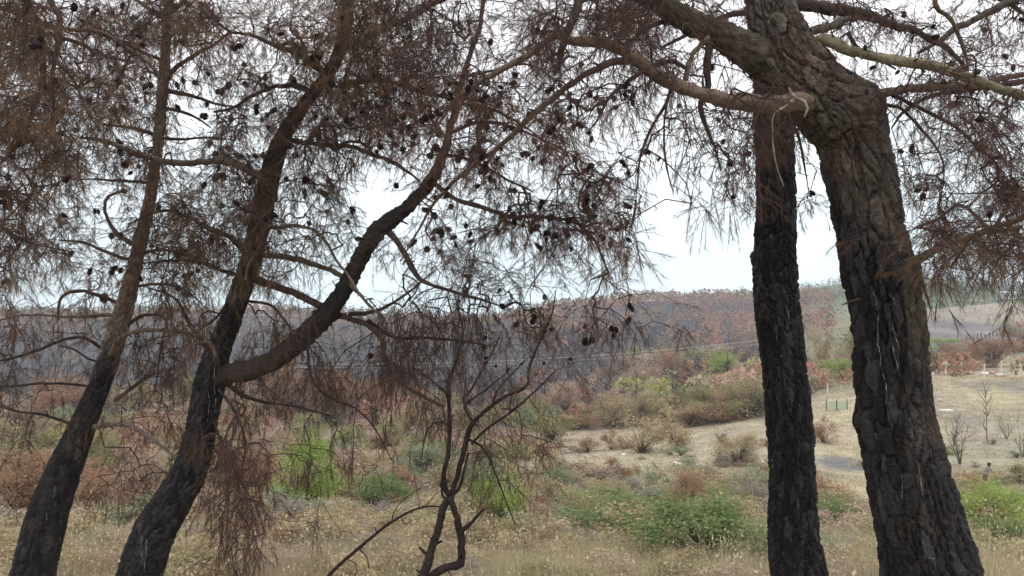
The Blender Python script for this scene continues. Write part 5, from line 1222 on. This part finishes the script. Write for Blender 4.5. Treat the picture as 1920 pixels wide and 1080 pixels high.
# power line crossing in front of the blackened wood
pa, pb = hit(385, 770, 110), hit(1468, 745, 110)
t0 = thing('power_line', pa, 'thin power line strung across the front of the blackened wood', 'power line')
for q in (pa, pb):
    V, f = bar(q - pa - (0, 0, .5), q - pa + (0, 0, 10.5), 0.14, 10, 0.09); link('pole', make_mesh('pole', V, f), M['wood'], t0)
    V, f = box(*(q - pa + (0, 0, 10.0)), 1.6, 0.12, 0.12); link('crossarm', make_mesh('crossarm', V, f), M['wood'], t0)
for dy, hz_ in ((-0.5, 9.95), (0.2, 9.3), (0.5, 9.95)):
    u = np.linspace(0, 1, 30)[:, None]; p = (0 * u + 0) * pa + u * (pb - pa) + np.array([[0, dy, hz_]]); p[:, 2] -= 4 * u[:, 0] * (1 - u[:, 0]) * 2.2
    V, Qd, D, _ = tube(p, np.full(30, 0.022), 5); link('wire', make_mesh('wire', V.reshape(-1, 3), Qd), M['wire'], t0)

# person bending in the field
def person(px, py, hpx, label):
    q = hit(px, py, 40); H = hpx * q[1] / F * 1.12
    t_ = thing('person', q, label, 'person')
    def skin(name, vs_, es, m, root=0):
        me = bpy.data.meshes.new(name); me.from_pydata([(a * H, b * H, c * H) for a, b, c, r in vs_], [(i, j) for i, j in es], [])
        o = link(name, me, m, t_); md = o.modifiers.new('skin', 'SKIN'); md.use_smooth_shade = True
        for v_, (_, _, _, r) in zip(me.skin_vertices[0].data, vs_): v_.radius = (r * H, r * H)
        me.skin_vertices[0].data[root].use_root = True
        o.modifiers.new('sub', 'SUBSURF').levels = 2; o.modifiers['sub'].render_levels = 2
    # leaning forward to the right, arm reaching down
    skin('body', [(0, 0, .50, .070), (.05, 0, .62, .075), (.10, 0, .74, .080), (.14, 0, .80, .035), (.17, -.01, .88, .055), (.19, -.01, .93, .05),
                  (-.02, -.05, .48, .052), (.03, -.06, .27, .038), (-.02, -.06, .06, .026), (.05, -.08, .02, .024),
                  (-.02, .05, .48, .052), (-.01, .07, .27, .038), (-.07, .07, .06, .026), (.0, .09, .02, .024),
                  (.13, -.10, .76, .034), (.22, -.13, .64, .026), (.31, -.11, .57, .020), (.34, -.11, .55, .018),
                  (.11, .10, .75, .034), (.13, .15, .60, .026), (.22, .14, .50, .020), (.25, .14, .48, .018)],
         [(0, 1), (1, 2), (2, 3), (3, 4), (4, 5), (0, 6), (6, 7), (7, 8), (8, 9), (0, 10), (10, 11), (11, 12), (12, 13), (2, 14), (14, 15), (15, 16), (16, 17), (2, 18), (18, 19), (19, 20), (20, 21)], M['skin'])
    skin('top', [(0.0, 0, .52, .080), (.05, 0, .63, .088), (.10, 0, .74, .092), (.13, 0, .785, .055), (.13, -.10, .76, .042), (.20, -.125, .665, .034), (.11, .10, .75, .042), (.127, .145, .62, .034)],
         [(0, 1), (1, 2), (2, 3), (2, 4), (4, 5), (2, 6), (6, 7)], M['top'])
    skin('trousers', [(0, 0, .50, .078), (-.02, -.05, .47, .062), (.03, -.06, .27, .048), (-.01, -.06, .09, .038), (-.02, .05, .47, .062), (-.01, .07, .27, .048), (-.06, .07, .09, .038)],
         [(0, 1), (1, 2), (2, 3), (0, 4), (4, 5), (5, 6)], M['trousers'])
    skin('hair', [(.155, 0, .90, .058), (.175, 0, .945, .056), (.14, 0, .86, .035)], [(0, 1), (0, 2)], M['hair'])
    skin('shoe', [(-.03, -.06, .03, .028), (.06, -.08, .02, .024)], [(0, 1)], M['boot']); skin('shoe', [(-.08, .07, .03, .028), (.01, .09, .02, .024)], [(0, 1)], M['boot'])
person(1848, 914, 42, 'person with dark hair and a mauve top bending over in the field')

# buildings on the skyline at the right
def building(px, py, wpx, hpx, label):
    q = hit(px, py, 300); s = q[1] / F; W_, H_, D_ = wpx * s, hpx * s, 9.0; q[2] -= 0.4
    t_ = thing('farm_building', q, label, 'building')
    V, f = box(0, D_ / 2, H_ * .36, W_, D_, H_ * .72); link('wall', make_mesh('wall', V, f), M['wall'], t_)
    v = np.array([(-W_ / 2 - .4, -.4, H_ * .725), (W_ / 2 + .4, -.4, H_ * .725), (W_ / 2 + .4, D_ + .4, H_ * .725), (-W_ / 2 - .4, D_ + .4, H_ * .725), (-W_ / 2 + 1, D_ / 2, H_), (W_ / 2 - 1, D_ / 2, H_)])
    me = bpy.data.meshes.new('roof'); me.from_pydata(v.tolist(), [], [(0, 1, 5, 4), (1, 2, 5), (2, 3, 4, 5), (3, 0, 4), (0, 3, 2, 1)]); link('roof', me, M['roof'], t_)
    for k in range(4):
        x_ = -W_ / 2 + W_ * (k + .5) / 4
        fr = link('window', make_mesh('window', *box(x_, -0.04, H_ * .42, W_ / 8, .08, H_ * .26)), M['wall'], t_)
        link('pane', make_mesh('pane', *box(x_, -0.09, H_ * .42, W_ / 9.5, .04, H_ * .21)), M['dark'], fr)
    V, f = bar((W_ * .3, D_ / 2, H_ * .9), (W_ * .3, D_ / 2, H_ * 1.5), 0.06, 6); link('mast', make_mesh('mast', V, f), M['wall'], t_)
building(1908, 560, 50, 16, 'white building with a grey metal roof on the skyline at the right edge')
q = hit(1829, 567, 300); s = q[1] / F; t0 = thing('white_pillar', q, 'white upright pillar on the skyline left of the white building', 'pillar')
V, f = bar((0, 0, -.3), (0, 0, 10 * s), 2.0 * s, 12, 1.7 * s); link('shaft', make_mesh('shaft', V, f), M['wall'], t0)
V, f = bar((0, 0, 10 * s + .003), (0, 0, 11.5 * s), 2.4 * s, 12); link('cap', make_mesh('cap', V, f), M['roof'], t0)
q = hit(1830, 566, 300); q2 = hit(1852, 566, 300)
t0 = thing('low_white_wall', hit(1812, 566, 300), 'low white wall on the skyline around the white pillar', 'wall')
for a_, b_ in ((1808, 1819), (1838, 1852)):
    pa_, pb_ = hit(a_, 566, 300), hit(b_, 566, 300); c_ = (pa_ + pb_) / 2 - np.array(t0.location)
    V, f = box(c_[0], c_[1], c_[2] + .4, (b_ - a_) * s, .3, 1.4); link('wall_panel', make_mesh('wall_panel', V, f), M['wall'], t0)
